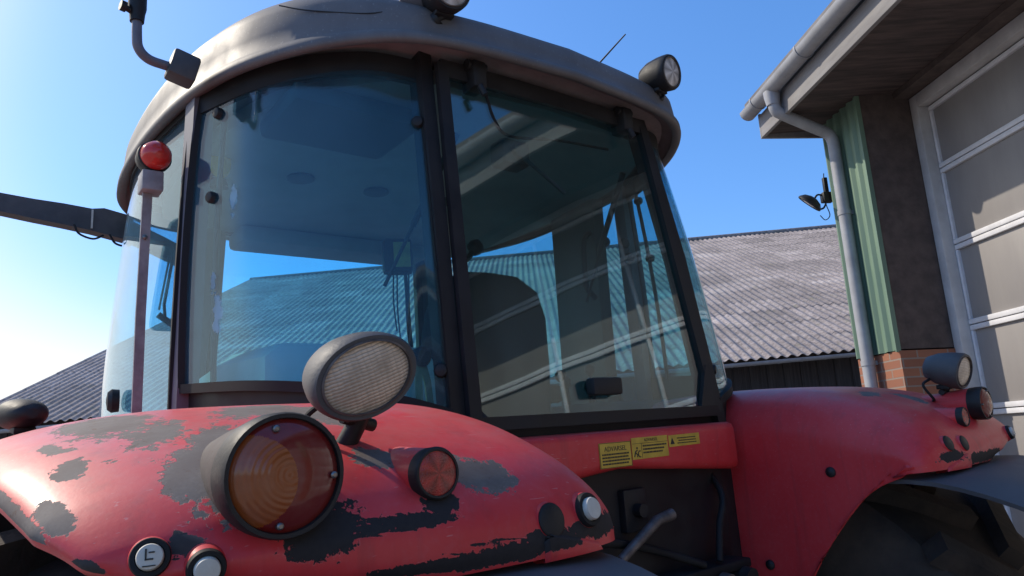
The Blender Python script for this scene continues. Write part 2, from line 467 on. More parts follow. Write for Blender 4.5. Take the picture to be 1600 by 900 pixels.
# paint loss, plus the tail light's shadow painted in as one dark patch: (x, arc length, half axis vector 1, half axis vector 2, strength, dark)
CHIPS_SHADE_LEFT = []
CHIPS_RIGHT = []
CHIPS_SHADE_LEFT = [(1.0917, 0.4805, -0.0529, -0.0507, 0.0146, -0.1145, 0),
 (1.0576, 0.3402, -0.0374, 0.0337, 0.0046, -0.0441, 0),
 (1.1629, 0.3859, -0.0074, -0.0233, 0.003, -0.0292, 0),
 (1.1484, 0.2877, -0.014, 0.0098, -0.0014, -0.0296, 0),
 (1.1231, 0.278, -0.007, -0.0096, 0.0012, -0.0096, 0),
 (1.1601, 0.278, -0.0072, -0.0096, 0.0009, -0.0146, 0),
 (1.1442, 0.3628, -0.0044, -0.0058, 0.0014, -0.0172, 0),
 (1.1692, 0.1925, -0.0115, -0.0335, 0.0073, -0.0187, 0),
 (1.0428, 0.1925, -0.0254, -0.0409, 0.0217, -0.0557, 0),
 (1.0146, 0.224, -0.0352, 0.0167, 0.0142, -0.116, 0),
 (1.0547, 0.1266, -0.0055, -0.0076, 0.0022, -0.0051, 0),
 (1.0382, 0.0976, -0.0049, -0.0023, 0.0005, -0.0045, 0),
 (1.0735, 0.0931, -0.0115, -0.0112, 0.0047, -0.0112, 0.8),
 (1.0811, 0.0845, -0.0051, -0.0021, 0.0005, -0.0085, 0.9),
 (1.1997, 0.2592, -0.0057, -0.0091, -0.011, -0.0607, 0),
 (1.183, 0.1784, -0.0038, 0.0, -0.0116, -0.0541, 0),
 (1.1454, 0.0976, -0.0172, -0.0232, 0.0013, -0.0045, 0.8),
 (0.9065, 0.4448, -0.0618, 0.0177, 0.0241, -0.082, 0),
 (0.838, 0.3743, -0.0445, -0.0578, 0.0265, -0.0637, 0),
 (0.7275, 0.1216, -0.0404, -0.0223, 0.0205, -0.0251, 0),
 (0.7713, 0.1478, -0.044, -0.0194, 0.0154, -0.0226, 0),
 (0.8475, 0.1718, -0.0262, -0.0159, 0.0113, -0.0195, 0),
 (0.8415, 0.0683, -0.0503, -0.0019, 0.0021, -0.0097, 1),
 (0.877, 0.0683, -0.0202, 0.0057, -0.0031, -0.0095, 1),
 (0.9452, 0.0762, -0.046, 0.0081, -0.0031, -0.0284, 1),  # tail light's cast shadow painted as a dark patch, with some bare black
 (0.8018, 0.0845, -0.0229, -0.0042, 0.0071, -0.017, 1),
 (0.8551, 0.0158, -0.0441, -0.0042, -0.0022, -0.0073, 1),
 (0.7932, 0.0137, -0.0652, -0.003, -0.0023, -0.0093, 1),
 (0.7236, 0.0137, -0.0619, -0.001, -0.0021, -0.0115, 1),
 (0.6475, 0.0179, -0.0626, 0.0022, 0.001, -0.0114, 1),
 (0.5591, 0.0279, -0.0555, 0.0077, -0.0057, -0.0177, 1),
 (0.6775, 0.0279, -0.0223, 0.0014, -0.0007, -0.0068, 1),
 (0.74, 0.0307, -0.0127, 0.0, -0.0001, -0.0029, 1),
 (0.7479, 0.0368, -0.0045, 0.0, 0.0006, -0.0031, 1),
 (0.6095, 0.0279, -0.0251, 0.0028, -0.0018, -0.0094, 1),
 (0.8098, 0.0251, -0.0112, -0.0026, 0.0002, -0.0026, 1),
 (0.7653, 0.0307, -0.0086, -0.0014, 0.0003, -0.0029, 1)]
CHIPS_SHADE_LEFT += [(.985, .245, .085, -.006, .01, .018, 0)]
CHIPS_RIGHT = [(.60, .030, .05, 0, 0, .014, 1), (.76, .014, .09, 0, 0, .014, 1), (.86, .016, .06, 0, 0, .014, 1), (.70, .33, .05, .01, .0, .03, 0), (.80, .27, .03, .01, 0, .05, 0)]

def chipval(x, s, data):
    best, dk = -1., 0.
    for (cx_, cs, ax, as_, bx, bs, dark) in data:
        det = ax*bs - as_*bx
        dx, ds = x-cx_, s-cs
        u = (dx*bs - ds*bx)/det; v = (ax*ds - as_*dx)/det
        q = math.sqrt(u*u+v*v)
        val = 1.0 - .5*q                      # .5 on the ellipse
        if val > best: best, dk = val, dark
    return best, dk

def make_fender(sgn):
    bm = B()
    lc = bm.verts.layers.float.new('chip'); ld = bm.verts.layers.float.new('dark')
    data = CHIPS_SHADE_LEFT if sgn < 0 else CHIPS_RIGHT
    grid = []
    # longitudinal samples: dense at the rear
    idx = list(range(0, 97)) + list(range(98, NP_, 2))
    for i in idx:
        r = []
        A = fender_pt(XI, i); Bp = arch_pt(min(1, i/(NP_-1)*1.15))
        nin = -prof_n(i)
        for k in range(10, 0, -1):
            f = k/10; q = A.lerp(V((XI, Bp.y, Bp.z)), f)
            v = bm.verts.new((sgn*q.x, q.y, q.z)); v[lc] = -1; r.append(v)
        xs = fender_xs(i); XO = xs[-1]
        for x in xs:
            q = fender_pt(x, i)
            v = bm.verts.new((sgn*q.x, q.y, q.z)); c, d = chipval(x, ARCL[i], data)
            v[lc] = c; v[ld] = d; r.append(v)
        # outer rim turned in
        q = fender_pt(XO, i) + nin*.010
        v = bm.verts.new((sgn*(q.x-.004), q.y, q.z)); v[lc] = -1; r.append(v)
        q = fender_pt(XO, i) + nin*.016
        v = bm.verts.new((sgn*(q.x-.04), q.y, q.z)); v[lc] = -1; r.append(v)
        grid.append(r)
    # rear lip turned in under the edge
    first = grid[0]; lip = []
    for v in first:
        w = bm.verts.new((v.co.x, v.co.y+.03, v.co.z-.004)); w[lc] = -1; lip.append(w)
    grid.insert(0, lip)
    for a, b in zip(grid[:-1], grid[1:]):
        for j in range(len(a)-1):
            try: bm.faces.new((a[j], a[j+1], b[j+1], b[j]))
            except ValueError: pass
    bmesh.ops.recalc_face_normals(bm, faces=bm.faces)
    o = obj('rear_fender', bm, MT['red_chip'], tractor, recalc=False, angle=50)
    if sgn > 0:
        for v in o.data.vertices: v.co.y += .022*max(0, min(1, (-.45-v.co.y)/.35))
    md = o.modifiers.new('thickness', 'SOLIDIFY'); md.thickness = .006; md.offset = -1
    return o
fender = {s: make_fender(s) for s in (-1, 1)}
fender[-1]['label'] = 'flaking red left rear fender with grey primer showing through'
fender[1]['label'] = 'duller red right rear fender with bare lower corner'

# mudguard extension plate behind and below each fender
for s in (-1, 1):
    bm = B(); rows = []
    for k in range(12):
        v = -.27 + 1.27*k/11
        r = []
        for j in range(13):
            u = j/12; x = .515 + u*.74
            # follows the fender's rear edge in plan, sweeps back and down
            lipy = -.800 + (.072*max(0, (.15-(x-.5))/.15)**2 if x < .65 else 0) + .9*max(0, x-.95)**2
            y = lipy + .028 - v*.46
            z = 1.596 - max(v, 0)*.055 - .15*max(v, 0)**2 - .015*(abs(u-.5)*2)**3
            r.append((s*x, y, z))
        rows.append(r)
    sheet(bm, rows, .010)
    obj('mudguard_extension', bm, MT['flap'], tractor, angle=35)

# ------------------------------------------------------------------ lamps
def lamp_matrix(pos, axis, rollang=0, upv=(0,0,1)):
    M = frame_from(axis, upv).to_4x4() @ Matrix.Rotation(rollang, 4, 'Z'); M.translation = pos
    return M

def tail_light(s):
    M = lamp_matrix((s*(.990 if s < 0 else .872), -.778 if s < 0 else -.755, 1.727 if s < 0 else 1.742), (0, -1, -.02)) @ Matrix.Scale(1.0 if s < 0 else .70, 4)
    bm = B()
    lathe(bm, [(.034, -.24), (.043, -.16), (.051, -.10), (.0565, -.05), (.0592, -.004)], 48, cap1=False)
    h = obj('tail_light', bm, MT['red_chip'], tractor, matrix=M)
    me = h.data
    a = me.attributes.new('chip', 'FLOAT', 'POINT'); d = me.attributes.new('dark', 'FLOAT', 'POINT')
    for i, v in enumerate(me.vertices):
        left = v.co.x if s > 0 else v.co.x
        a.data[i].value = .75 if (left < .015 and v.co.y > -.06) else (.52 if v.co.y < -.02 else .2)
        d.data[i].value = 1.0 if (v.co.y < -.03) else .45
    if s > 0:
        for x in a.data: x.value = .1
    bm = B(); lathe(bm, [(.0590, -.03), (.0612, -.012), (.0612, .012), (.0595, .017), (.0555, .017), (.0540, .008)], 48, cap1=False)
    obj('lamp_ring', bm, MT['black'], h)
    # two-colour lens: amber inside a red body, split along a curve
    def lens(bm, test, bulge=.016):
        n, rr = 180, 40
        for a_ in range(n):
            for q in range(rr):
                pts = []
                for (aa, qq) in ((a_, q), (a_+1, q), (a_+1, q+1), (a_, q+1)):
                    an = 2*math.pi*aa/n; r = .0545*qq/rr
                    pts.append(V((r*math.cos(an), r*math.sin(an), .012 + bulge*(1-(qq/rr)**3))))
                c = sum(pts, V())/4
                if test(c.x, c.y):
                    if q == 0: pts = [pts[0], pts[2], pts[3]]
                    vs = [bm.verts.new(p_) for p_ in pts]; bm.faces.new(vs)
        bmesh.ops.remove_doubles(bm, verts=bm.verts, dist=1e-5)
    side = 1 if s < 0 else -1     # amber sits on the outer side
    is_amber = lambda x, y: (x*side + .037)**2 + (y+.004)**2 < .044**2 or x*side < -.037
    bm = B(); lens(bm, is_amber); obj('amber_lens', bm, MT['amber_lens'], h)
    bm = B(); lens(bm, lambda x, y: not is_amber(x, y)); obj('red_lens', bm, MT['red_lens'], h)
    for (x, y) in ((-.012, .045), (.047, -.004), (-.008, -.047)):
        bm = B(); lathe(bm, [(.0035, .012), (.0035, .024), (.002, .0255)], 12, Matrix.Translation((x*side, y, -.002))); obj('screw', bm, MT['screw'], h)

def reflector(s):
    M = lamp_matrix((s*(.806 if s < 0 else .765), -.768 if s < 0 else -.745, 1.712), (0, -1, .03)) @ Matrix.Scale(.85 if s < 0 else .70, 4)
    bm = B(); lathe(bm, [(.050, -.17), (.042, -.10), (.036, -.035), (.0345, -.004)], 40, cap1=False)
    h = obj('reflector', bm, MT['red'], tractor, matrix=M)
    bm = B(); lathe(bm, [(.035, -.012), (.0355, .006), (.033, .010), (.030, .010), (.0295, .004)], 40, cap1=False); obj('lamp_ring', bm, MT['black'], h)
    bm = B(); lathe(bm, [(.0300, .003), (.0295, .008), (.022, .0105), (.010, .0118), (.0005, .012)], 40); obj('lens', bm, MT['reflector'], h)

def control_button(pos, axis, cap=True, r=.030, mark=False):
    M = lamp_matrix(pos, axis)
    bm = B(); lathe(bm, [(r*1.3, -.03), (r*1.22, -.012), (r*1.08, -.002), (r*1.04, .001)], 36, cap0=False, cap1=False)
    h = obj('control_button', bm, MT['red'], tractor, matrix=M)
    if cap:
        bm = B(); lathe(bm, [(r*1.04, -.01), (r*1.03, .004), (r*.97, .008), (r*.74, .008), (r*.70, .002)], 36, cap1=False); obj('rubber_collar', bm, MT['rubber'], h)
        bm = B(); lathe(bm, [(r*.68, -.004), (r*.68, .011), (r*.62, .014), (r*.2, .015), (.0005, .015)], 32); c = obj('button_cap', bm, MT['cap'], h)
        if mark:
            bm = B()
            for lo, hi in (((-.004, -.003, .0148), (-.0025, .007, .0156)), ((-.004, -.003, .0148), (.003, -.0015, .0156)), ((-.006, -.0085, .0148), (.005, -.0075, .0156)), ((-.001, .003, .0148), (.004, .0042, .0156))):
                box(bm, lo, hi)
            obj('button_symbol', bm, MT['ink'], h, smooth=False)
    else:
        bm = B(); lathe(bm, [(r*1.04, -.01), (r*1.0, .002), (r*.9, .0035), (.0005, .0035)], 36); obj('blank_plug', bm, MT['black'], h)

def work_light(pos, axis, rollang, foot, sc=1.0, oval=True, lensmat='clear_lens', bodymat='grey_black', cable=True, depth=.075):
    M = lamp_matrix(pos, axis, rollang)
    rx = .068*sc; k = .74 if oval else 1.0
    bm = B()
    lathe(bm, [(rx*.30, -depth-.012), (rx*.62, -depth-.004), (rx*.86, -depth*.72), (rx*.97, -depth*.35), (rx*1.0, -.010), (rx*1.0, .004), (rx*.95, .010), (rx*.86, .010), (rx*.83, .000)], 56, sx=1, sy=k, cap1=False)
    h = obj('work_light', bm, MT[bodymat], tractor, matrix=M)
    bm = B(); lathe(bm, [(rx*.87, .004), (rx*.86, .0115), (rx*.82, .0125), (rx*.815, .005)], 56, sx=1, sy=k, cap0=False, cap1=False); obj('lens_trim', bm, MT['steel'], h)
    bm = B(); lathe(bm, [(rx*.83, .001), (rx*.82, .0065), (rx*.62, .0105), (rx*.3, .0130), (.0005, .0138)], 56, sx=1, sy=k); obj('lens', bm, MT[lensmat], h)
    Mi = M.inverted()
    ft = Mi @ V(foot)
    bm = B()
    lowp = V((0, -rx*k*.96, -depth*.42))
    mid = lowp.lerp(ft, .30)
    d = (ft-lowp).normalized(); sd_ = V((1, 0, 0)); sd_ = (sd_-d*sd_.dot(d)).normalized()
    # U bracket under the body, post, swivel and foot
    box(bm, (-.030*sc, -.006, -.016), (.030*sc, .006, .016), Matrix.Translation(lowp) @ Matrix.Rotation(-.15, 4, 'X'), .002)
    tube(bm, [lowp, mid, ft], [.010*sc, .012*sc, .0135*sc], 14)
    tube(bm, [ft - d*.008, ft + d*.004], .024*sc, 18)
    tube(bm, [mid-sd_*.024*sc, mid+sd_*.024*sc], .008*sc, 12)
    obj('bracket', bm, MT['black'], h)
    if cable:
        bm = B()
        pts = spline([V((-rx*.55, -rx*k*.55, -depth*.8)), V((-rx*.95, -rx*k*.9, -depth*.9)), V((-rx*.75, -rx*k*1.6, -depth*.6)), ft+V((-.02, .012, -.01)), ft+V((0, .002, -.012))], 8)
        tube(bm, pts, .0038*sc, 8); obj('cable', bm, MT['rubber'], h)
    return h

for s in (-1, 1):
    tail_light(s); reflector(s)
    w = work_light((s*.868, -.722, 1.830), (-.03 if s < 0 else .05, -.96, -.24), rad(21 if s < 0 else 4), (s*.868, -.655, 1.745), sc=1.0 if s < 0 else .96)
    w['label'] = 'oval work light with ribbed lens on its stalk above the fender'
def on_fender(x, sv, sgn, out=.0):
    i = min(range(NP_), key=lambda k: abs(ARCL[k]-sv)); i = max(1, i)
    P = fender_pt(x, i); a = fender_pt(x+.01, i)-fender_pt(x-.01, i); b = fender_pt(x, i+1)-fender_pt(x, i-1)
    n = a.cross(b).normalized()
    if n.y > 0: n = -n
    P = P + n*out
    return V((sgn*P.x, P.y + (.02 if sgn > 0 else 0), P.z)), V((sgn*n.x, n.y, n.z))
for s, items in ((-1, ((.656, .043, .0205, False, False), (.587, .050, .0215, True, False), (1.100, .084, .0172, True, True), (1.056, .061, .0172, True, False))),
                 (1, ((.675, .054, .018, False, False), (.606, .062, .018, False, False), (1.03, .070, .018, True, False)))):
    for (x, sv, r_, cap_, mk_) in items:
        P_, n_ = on_fender(x, sv, s, .001)
        control_button(P_, (n_ + V((0, -.6, .0))).normalized(), cap_, r_, mk_)

# bolts on the inner wall of the right fender
for (y, z) in ((-.52, 1.60), (-.31, 1.36), (-.16, 1.52)):
    bm = B(); lathe(bm, [(.013, -.002), (.013, .003), (.008, .008), (.0005, .009)], 12); obj('bolt', bm, MT['black'], tractor, matrix=lamp_matrix((XI-.001, y, z), (-1, 0, 0)))

# dark oval lamp at the outer front of the left fender
wl = work_light((-1.162, .04, 1.846), (-.15, .98, .05), 0, (-1.155, .02, 1.79), sc=.55, cable=False, bodymat='black'); wl['label'] = 'dark work light seen from behind at the far left edge'

# ------------------------------------------------------------------ cab plan curves (right half, mirrored by sgn)
REAR_B = V((.435, -.250, 1.790)); REAR_T = V((.392, -.118, 2.660))
QB = spline([REAR_B+V((.010, .002, .01)), (.550, -.215, 1.835), (.655, -.125, 1.868), (.755, .050, 1.893), (.830, .320, 1.912)], 8)
QT = spline([REAR_T+V((.010, .003, 0)), (.515, -.075, 2.672), (.615, .010, 2.676), (.715, .130, 2.674), (.800, .320, 2.668)], 8)
DB = spline([(.838, .36, 1.48), (.895, .70, 1.48), (.910, 1.02, 1.48), (.865, 1.28, 1.48), (.62, 1.46, 1.48)], 8)
DT = spline([(.806, .36, 2.664), (.845, .70, 2.66), (.842, .98, 2.656), (.775, 1.20, 2.656), (.565, 1.37, 2.66)], 8)
def mir(p, s): return V((s*p[0], p[1], p[2]))

# cab body below the glass
bm = B()
low = [REAR_B] + QB + DB
full = [mir(p, -1) for p in low[::-1]] + [mir(p, 1) for p in low]
ring0 = []; ring1 = []
for p in full:
    c = V((p.x*.985, p.y*.985+.005, 0))
    zt = (1.885 if p.y < .34 and abs(p.x) > .6 else 1.80) if p.z > 1.6 else 1.50
    if p.z > 1.6: zt = p.z - .006
    ring1.append((c.x, c.y, zt)); ring0.append((c.x, c.y, 1.05))
loft(bm, [ring0, ring1], True, False)
obj('cab_body', bm, MT['post'], tractor, angle=30)
bm = B(); slab(bm, [(p[0]*.97, p[1]*.97+.01, 1.24) for p in ring0], (0, 0, .03)); obj('cab_floor', bm, MT['dash'], tractor)

# posts
for s in (-1, 1):
    bm = B(); beam(bm, [mir(REAR_B+V((0, .012, -.06)), s), mir(REAR_B.lerp(REAR_T, .5)+V((.004, .004, 0)), s), mir(REAR_T+V((0, .012, .03)), s)], (1, 0, 0), .034, .055)
    obj('rear_post', bm, MT['post'], tractor, angle=30)
    bm = B(); beam(bm, [mir((.828, .345, 1.48), s), mir((.822, .345, 1.9), s), mir((.796, .342, 2.68), s)], (s*.12, 1, 0), .060, .050)
    obj('middle_post', bm, MT['post_grey'], tractor, angle=30)
    bm = B(); beam(bm, [mir((.575, 1.47, 1.3), s), mir((.555, 1.44, 2.0), s), mir((.515, 1.375, 2.68), s)], (1, -.35, 0), .125, .06)
    obj('front_post', bm, MT['dash'], tractor, angle=30)

# quarter windows, doors
for s in (-1, 1):
    def rows_of(Bc, Tc, n, bul):
        rows = []
        for k in range(n+1):
            v = k/n
            r = []
            for i in range(len(Bc)):
                q = Bc[i].lerp(Tc[i], v); d = V((q.x, q.y-.6, 0)); d = d.normalized() if d.length else d
                r.append(mir(q + d*bul*4*v*(1-v), s))
            rows.append(r)
        return rows
    bm = B(); rw = rows_of(QB, QT, 10, .012); sheet(bm, rw, .005)
    q = obj('quarter_window', bm, GL_SIDE, tractor, angle=30)
    q['label'] = 'tinted curved quarter window of the cab'
    bm = B()
    beam(bm, [p - V((0, 0, .002)) for p in rw[0]], (0, 0, 1), .022, .020)
    top = [p.copy() for p in rw[-1]]
    beam(bm, [p - V((0, 0, .022)) for p in top], (0, 0, 1), .060, .018)
    beam(bm, [r[0] for r in rw], (1, -.1, 0), .012, .016)
    beam(bm, [r[-1] for r in rw], (.25, 1, 0), .020, .020)
    obj('seal', bm, MT['rubber'], q, angle=30)
    bm = B()
    ins = [r[3 if False else -4] for r in rw]
    tube(bm, [p + V((s*-.014, -.004, 0)) for p in ins], .007, 8)
    obj('grab_bar', bm, MT['black'], q)
    # hinge studs through the glass
    for (ci, v) in ((1, .84), (1, .10), (-4, .60), (-4, .93)):
        k = int(round(v*10)); pt = rw[k][ci]; nx = V((pt.x, pt.y-.5, 0)).normalized()
        bm = B(); lathe(bm, [(.014, -.014), (.015, .006), (.012, .011), (.004, .013)], 20); obj('hinge_stud', bm, MT['black'], q, matrix=lamp_matrix(pt, nx))
    bm = B(); rd = rows_of(DB, DT, 10, .018); sheet(bm, rd, .005)
    dw = obj('cab_door', bm, GL_DOOR, tractor, angle=30)
    bm = B(); beam(bm, [r[0] for r in rd], (.1, 1, 0), .024, .020); beam(bm, [r[-1] for r in rd], (1, -.4, 0), .02, .02); beam(bm, rd[-1], (0, 0, 1), .026, .016); beam(bm, rd[0], (0, 0, 1), .03, .018)
    obj('seal', bm, MT['rubber'], dw, angle=30)
    bm = B(); pt = mir((.893, .62, 1.93), s); lathe(bm, [(.030, -.006), (.032, .012), (.024, .022), (.006, .025)], 24); obj('door_handle', bm, MT['black'], dw, matrix=lamp_matrix(mir((.908, .70, 1.915), s), (s, .1, 0)))
    bm = B(); tube(bm, spline([mir((.80, .44, 1.78), s), mir((.80, .50, 1.95), s), mir((.79, .54, 2.10), s), mir((.79, .50, 2.24), s)], 6), .011, 10); obj('grab_handle', bm, MT['black'], dw)

# windscreen
bm = B(); rows = []
for k in range(7):
    v = k/6; r = []
    for j in range(17):
        u = -1+2*j/16; hw = .50 - .05*v
        r.append((u*hw, 1.46 - .085*v + .035*(1-u*u), 1.45 + v*1.20))
    rows.append(r)
sheet(bm, rows, .005)
ws_ = obj('windscreen', bm, GL_FRONT, tractor, angle=30)
bm = B(); beam(bm, rows[-1], (0, 0, 1), .05, .03); beam(bm, rows[0], (0, 0, 1), .05, .03); beam(bm, [r[0] for r in rows], (1, 0, 0), .03, .03); beam(bm, [r[-1] for r in rows], (1, 0, 0), .03, .03); obj('seal', bm, MT['rubber'], ws_, angle=30)

# rear window
wb, wt = V((.410, -.266, 1.770)), V((.370, -.152, 2.655))
bm = B(); rows = []
for k in range(9):
    v = k/8; r = []
    for j in range(13):
        u = -1+2*j/12; q = wb.lerp(wt, v)
        r.append((u*q.x, q.y - .012*(1-u*u), q.z))
    rows.append(r)
sheet(bm, rows, .005)
rwin = obj('rear_window', bm, GL_REAR, tractor, angle=30); rwin['label'] = 'dark tinted rear window between the fenders'
bm = B()
for s in (-1, 1):
    beam(bm, [(s*(abs(r[0][0])-.009), r[0][1]-.004, r[0][2]) for r in rows], (1, 0, 0), .030, .016)
beam(bm, [(p[0]*.99, p[1]-.004, p[2]-.012) for p in rows[-1]], (0, 0, 1), .045, .016)
beam(bm, [(p[0]*.99, p[1]-.004, p[2]+.004) for p in rows[0]], (0, 0, 1), .028, .016)
for s in (-1, 1):                                             # cut corners of the frame
    q = wb
    slab(bm, [(s*.398, -.277, 1.780), (s*.330 if s > 0 else s*.365, -.279, 1.780), (s*.392, -.263, 1.90 if s > 0 else 1.815)], (0, .012, 0))
obj('window_frame', bm, MT['post'], rwin, angle=30)
bm = B(); box(bm, (-.082, -.302, 1.825), (.014, -.272, 1.866), None, .006); obj('window_latch', bm, MT['black'], rwin)
for x in (-.272, .262):
    bm = B(); box(bm, (x-.020, -.198, 2.598), (x+.020, -.140, 2.672), None, .006); tube(bm, [(x-.028, -.178, 2.662), (x+.028, -.178, 2.662)], .014, 14); tube(bm, [(x-.006, -.20, 2.60), (x+.004, -.205, 2.575)], .009, 10)
    obj('hinge', bm, MT['black'], rwin)
for s in (-1, 1):
    bm = B(); tube(bm, [(s*.30, -.12, 2.50), (s*.34, .05, 2.30)], .009, 10); tube(bm, [(s*.34, .05, 2.30), (s*.37, .16, 2.16)], .005, 8); obj('gas_strut', bm, MT['black'], rwin)
bm = B(); tube(bm, spline([(-.235, -.165, 2.60), (-.22, -.175, 2.53), (-.17, -.17, 2.50), (.0, -.165, 2.525), (.2, -.16, 2.54)], 6), .004, 8); obj('wiper_cable', bm, MT['rubber'], rwin)
bm = B(); box(bm, (-.19, -.165, 2.43), (-.10, -.10, 2.50), None, .012); tube(bm, [(-.145, -.18, 2.465), (-.145, -.10, 2.465)], .020, 16); tube(bm, [(-.16, -.175, 2.46), (-.02, -.195, 2.36)], .005, 8)
obj('wiper_motor', bm, MT['dash'], rwin)

# red panel between the fenders, below the window
bm = B(); rings = []
for k in range(25):
    u = -1+2*k/24; x = u*.482
    e = min(1, (1-abs(u))/.10); e = math.sqrt(max(0, 1-(1-e)**2))
    zt = 1.742 - .022*(1-e); zb = 1.652 - .040*abs(u) + .022*(1-e); yb = -.292 + .03*(1-e)
    rings.append([(x, -.18, zb), (x, yb+.018, zb), (x, yb+.004, zb+.008), (x, yb, zb+.022), (x, yb, zt-.02), (x, yb+.005, zt-.006), (x, yb+.02, zt), (x, -.18, zt)])
loft(bm, rings)
rp = obj('rear_panel', bm, MT['red'], tractor, angle=50)

# warning labels on the panel
def text_bm(bm, body, size, loc, M):
    cu = bpy.data.curves.new('lettering', 'FONT'); cu.body = body; cu.size = size; cu.align_x = 'CENTER'; cu.extrude = .0004
    ob = bpy.data.objects.new('lettering', cu); COL.objects.link(ob)
    bpy.context.view_layer.update()
    me = bpy.data.meshes.new_from_object(ob.evaluated_get(bpy.context.evaluated_depsgraph_get()))
    tmp = bmesh.new(); tmp.from_mesh(me)
    mp = {}
    for v in tmp.verts: mp[v] = bm.verts.new(M @ (V(loc) + v.co))
    for f in tmp.faces:
        try: bm.faces.new([mp[v] for v in f.verts])
        except ValueError: pass
    tmp.free(); bpy.data.objects.remove(ob); bpy.data.meshes.remove(me); bpy.data.curves.remove(cu)

PM = Matrix.Translation((0, -.2935, 0)) @ Matrix(((1,0,0,0),(0,0,-1,0),(0,1,0,0),(0,0,0,1)))   # panel plane: x right, y up, z out
rng = random.Random(3)
def lines(bm, x0, x1, y, h):
    x = x0
    while x < x1-.002:
        w = rng.uniform(.0035, .009); w = min(w, x1-x)
        box(bm, (x, y, .0002), (x+w, y+h, .0008), PM); x += w+.0016
def label(x0, x1, y0, y1, rot, kind):
    bm = B()
    c = V(((x0+x1)/2, (y0+y1)/2, 0)); RM = Matrix.Translation(c) @ Matrix.Rotation(rot, 4, 'Z') @ Matrix.Translation(-c)
    box(bm, (x0, y0, -.001), (x1, y1, .0002), PM @ RM)
    o = obj('warning_label', bm, MT['yellow'], tractor, smooth=False)
    bm = B(); w = x1-x0
    if kind == 0:
        text_bm(bm, 'ADVARSEL', .0155, (c.x, y1-.0195, .0003), PM)
        for k in range(4): lines(bm, x0+.008, x1-.008-.004*(k % 2), y1-.0285-k*.0072, .0036)
        fr = [((x0+.001, y1-.0015), (x1-.001, y1-.0005)), ((x0+.001, y0+.0005), (x1-.001, y0+.0015)), ((x1-.0018, y0+.001), (x1-.0008, y1-.001)), ((x0+.0008, y0+.001), (x0+.0018, y1-.001))]
        for a, b_ in fr: box(bm, (*a, .0002), (*b_, .0007), PM)
    elif kind == 1:
        text_bm(bm, 'ADVARSEL', .0105, (c.x+.004, y1-.0105, .0003), PM)
        box(bm, (x0+.001, y1-.0145, .0002), (x1-.001, y1-.0137, .0007), PM); box(bm, (x0+.033, y0+.002, .0002), (x0+.0338, y1-.0145, .0007), PM)
        for k in range(3): lines(bm, x0+.038, x1-.006-.008*k, y1-.0225-k*.0080, .0038)
        # pictogram: bent figure beside a turning hook
        tube(bm, [PM @ V(p_) for p_ in ((x0+.006, y0+.006, .0004), (x0+.011, y0+.018, .0004), (x0+.017, y0+.021, .0004))], .0016, 6)
        tube(bm, [PM @ V(p_) for p_ in ((x0+.011, y0+.016, .0004), (x0+.017, y0+.010, .0004), (x0+.016, y0+.005, .0004))], .0014, 6)
        tube(bm, [PM @ V((x0+.017, y0+.026, .0002)), PM @ V((x0+.017, y0+.026, .0009))], .0026, 12)
        tube(bm, [PM @ V((x0+.026+.006*math.cos(a_), y0+.012+.007*math.sin(a_), .0004)) for a_ in [rad(k) for k in range(70, 300, 20)]], .0014, 6)
    else:
        slab(bm, [PM @ V(p_) for p_ in ((x0+.005, y0+.006, .0003), (x0+.021, y0+.006, .0003), (x0+.013, y0+.022, .0003))], (0, -.0006, 0))
        for k in range(3): lines(bm, x0+.032+.005*(k % 2), x1-.014, y1-.010-k*.0062, .0026)
    obj('lettering', bm, MT['ink'], o, smooth=False)
    return o
label(-.078, .028, 1.657, 1.7145, rad(0), 0)['label'] = 'largest yellow warning label, nearest the left fender'
label(.031, .161, 1.670, 1.7205, rad(.3), 1)['label'] = 'middle yellow warning label with a black pictogram'
label(.166, .287, 1.691, 1.7195, rad(.6), 2)['label'] = 'smallest yellow warning label with a black triangle'

# ------------------------------------------------------------------ roof
OUT = spline([(0, -.262, 0), (.30, -.240, 0), (.47, -.200, 0), (.595, -.110, 0), (.70, .020, 0), (.785, .190, 0), (.840, .420, 0), (.868, .75, 0), (.862, 1.08, 0), (.81, 1.33, 0), (.68, 1.50, 0), (.40, 1.575, 0), (0, 1.59, 0)], 6)
FULL = [V((p.x, p.y, 0)) for p in OUT] + [V((-p.x, p.y, 0)) for p in OUT[-2:0:-1]]
nF = len(FULL)
def off_ring(o, z, zf=None):
    r = []
    for i, p in enumerate(FULL):
        tt = (FULL[(i+1) % nF] - FULL[i-1]).normalized(); n = V((tt.y, -tt.x, 0))
        q = p + n*o
        k = max(0, min(1, (abs(p.x)-.35)/.4)); k = k*k*(3-2*k)
        r.append(V((q.x, q.y, z + (z-2.676)*.62*k if z > 2.676 else z)))
    return r
bm = B()
loft(bm, [off_ring(-.020, 2.668), off_ring(-.004, 2.659), off_ring(.006, 2.661), off_ring(.010, 2.668), off_ring(.009, 2.680), off_ring(.002, 2.687), off_ring(-.003, 2.692), off_ring(-.006, 2.715), off_ring(-.012, 2.748), off_ring(-.020, 2.762), off_ring(-.042, 2.778), off_ring(-.09, 2.800), off_ring(-.15, 2.822), off_ring(-.25, 2.844), off_ring(-.38, 2.856)], True, False)
vs = [bm.verts.new(p) for p in off_ring(-.38, 2.856)]; bm.faces.new(vs)
bmesh.ops.remove_doubles(bm, verts=bm.verts, dist=1e-5)
roof = obj('cab_roof', bm, MT['roof'], tractor, angle=60)
bm = B()
loft(bm, [off_ring(-.016, 2.669), off_ring(-.05, 2.690), off_ring(-.085, 2.688), off_ring(-.12, 2.684), off_ring(-.24, 2.684)], True, False)
obj('roof_underside', bm, MT['soffit'], roof, angle=30)
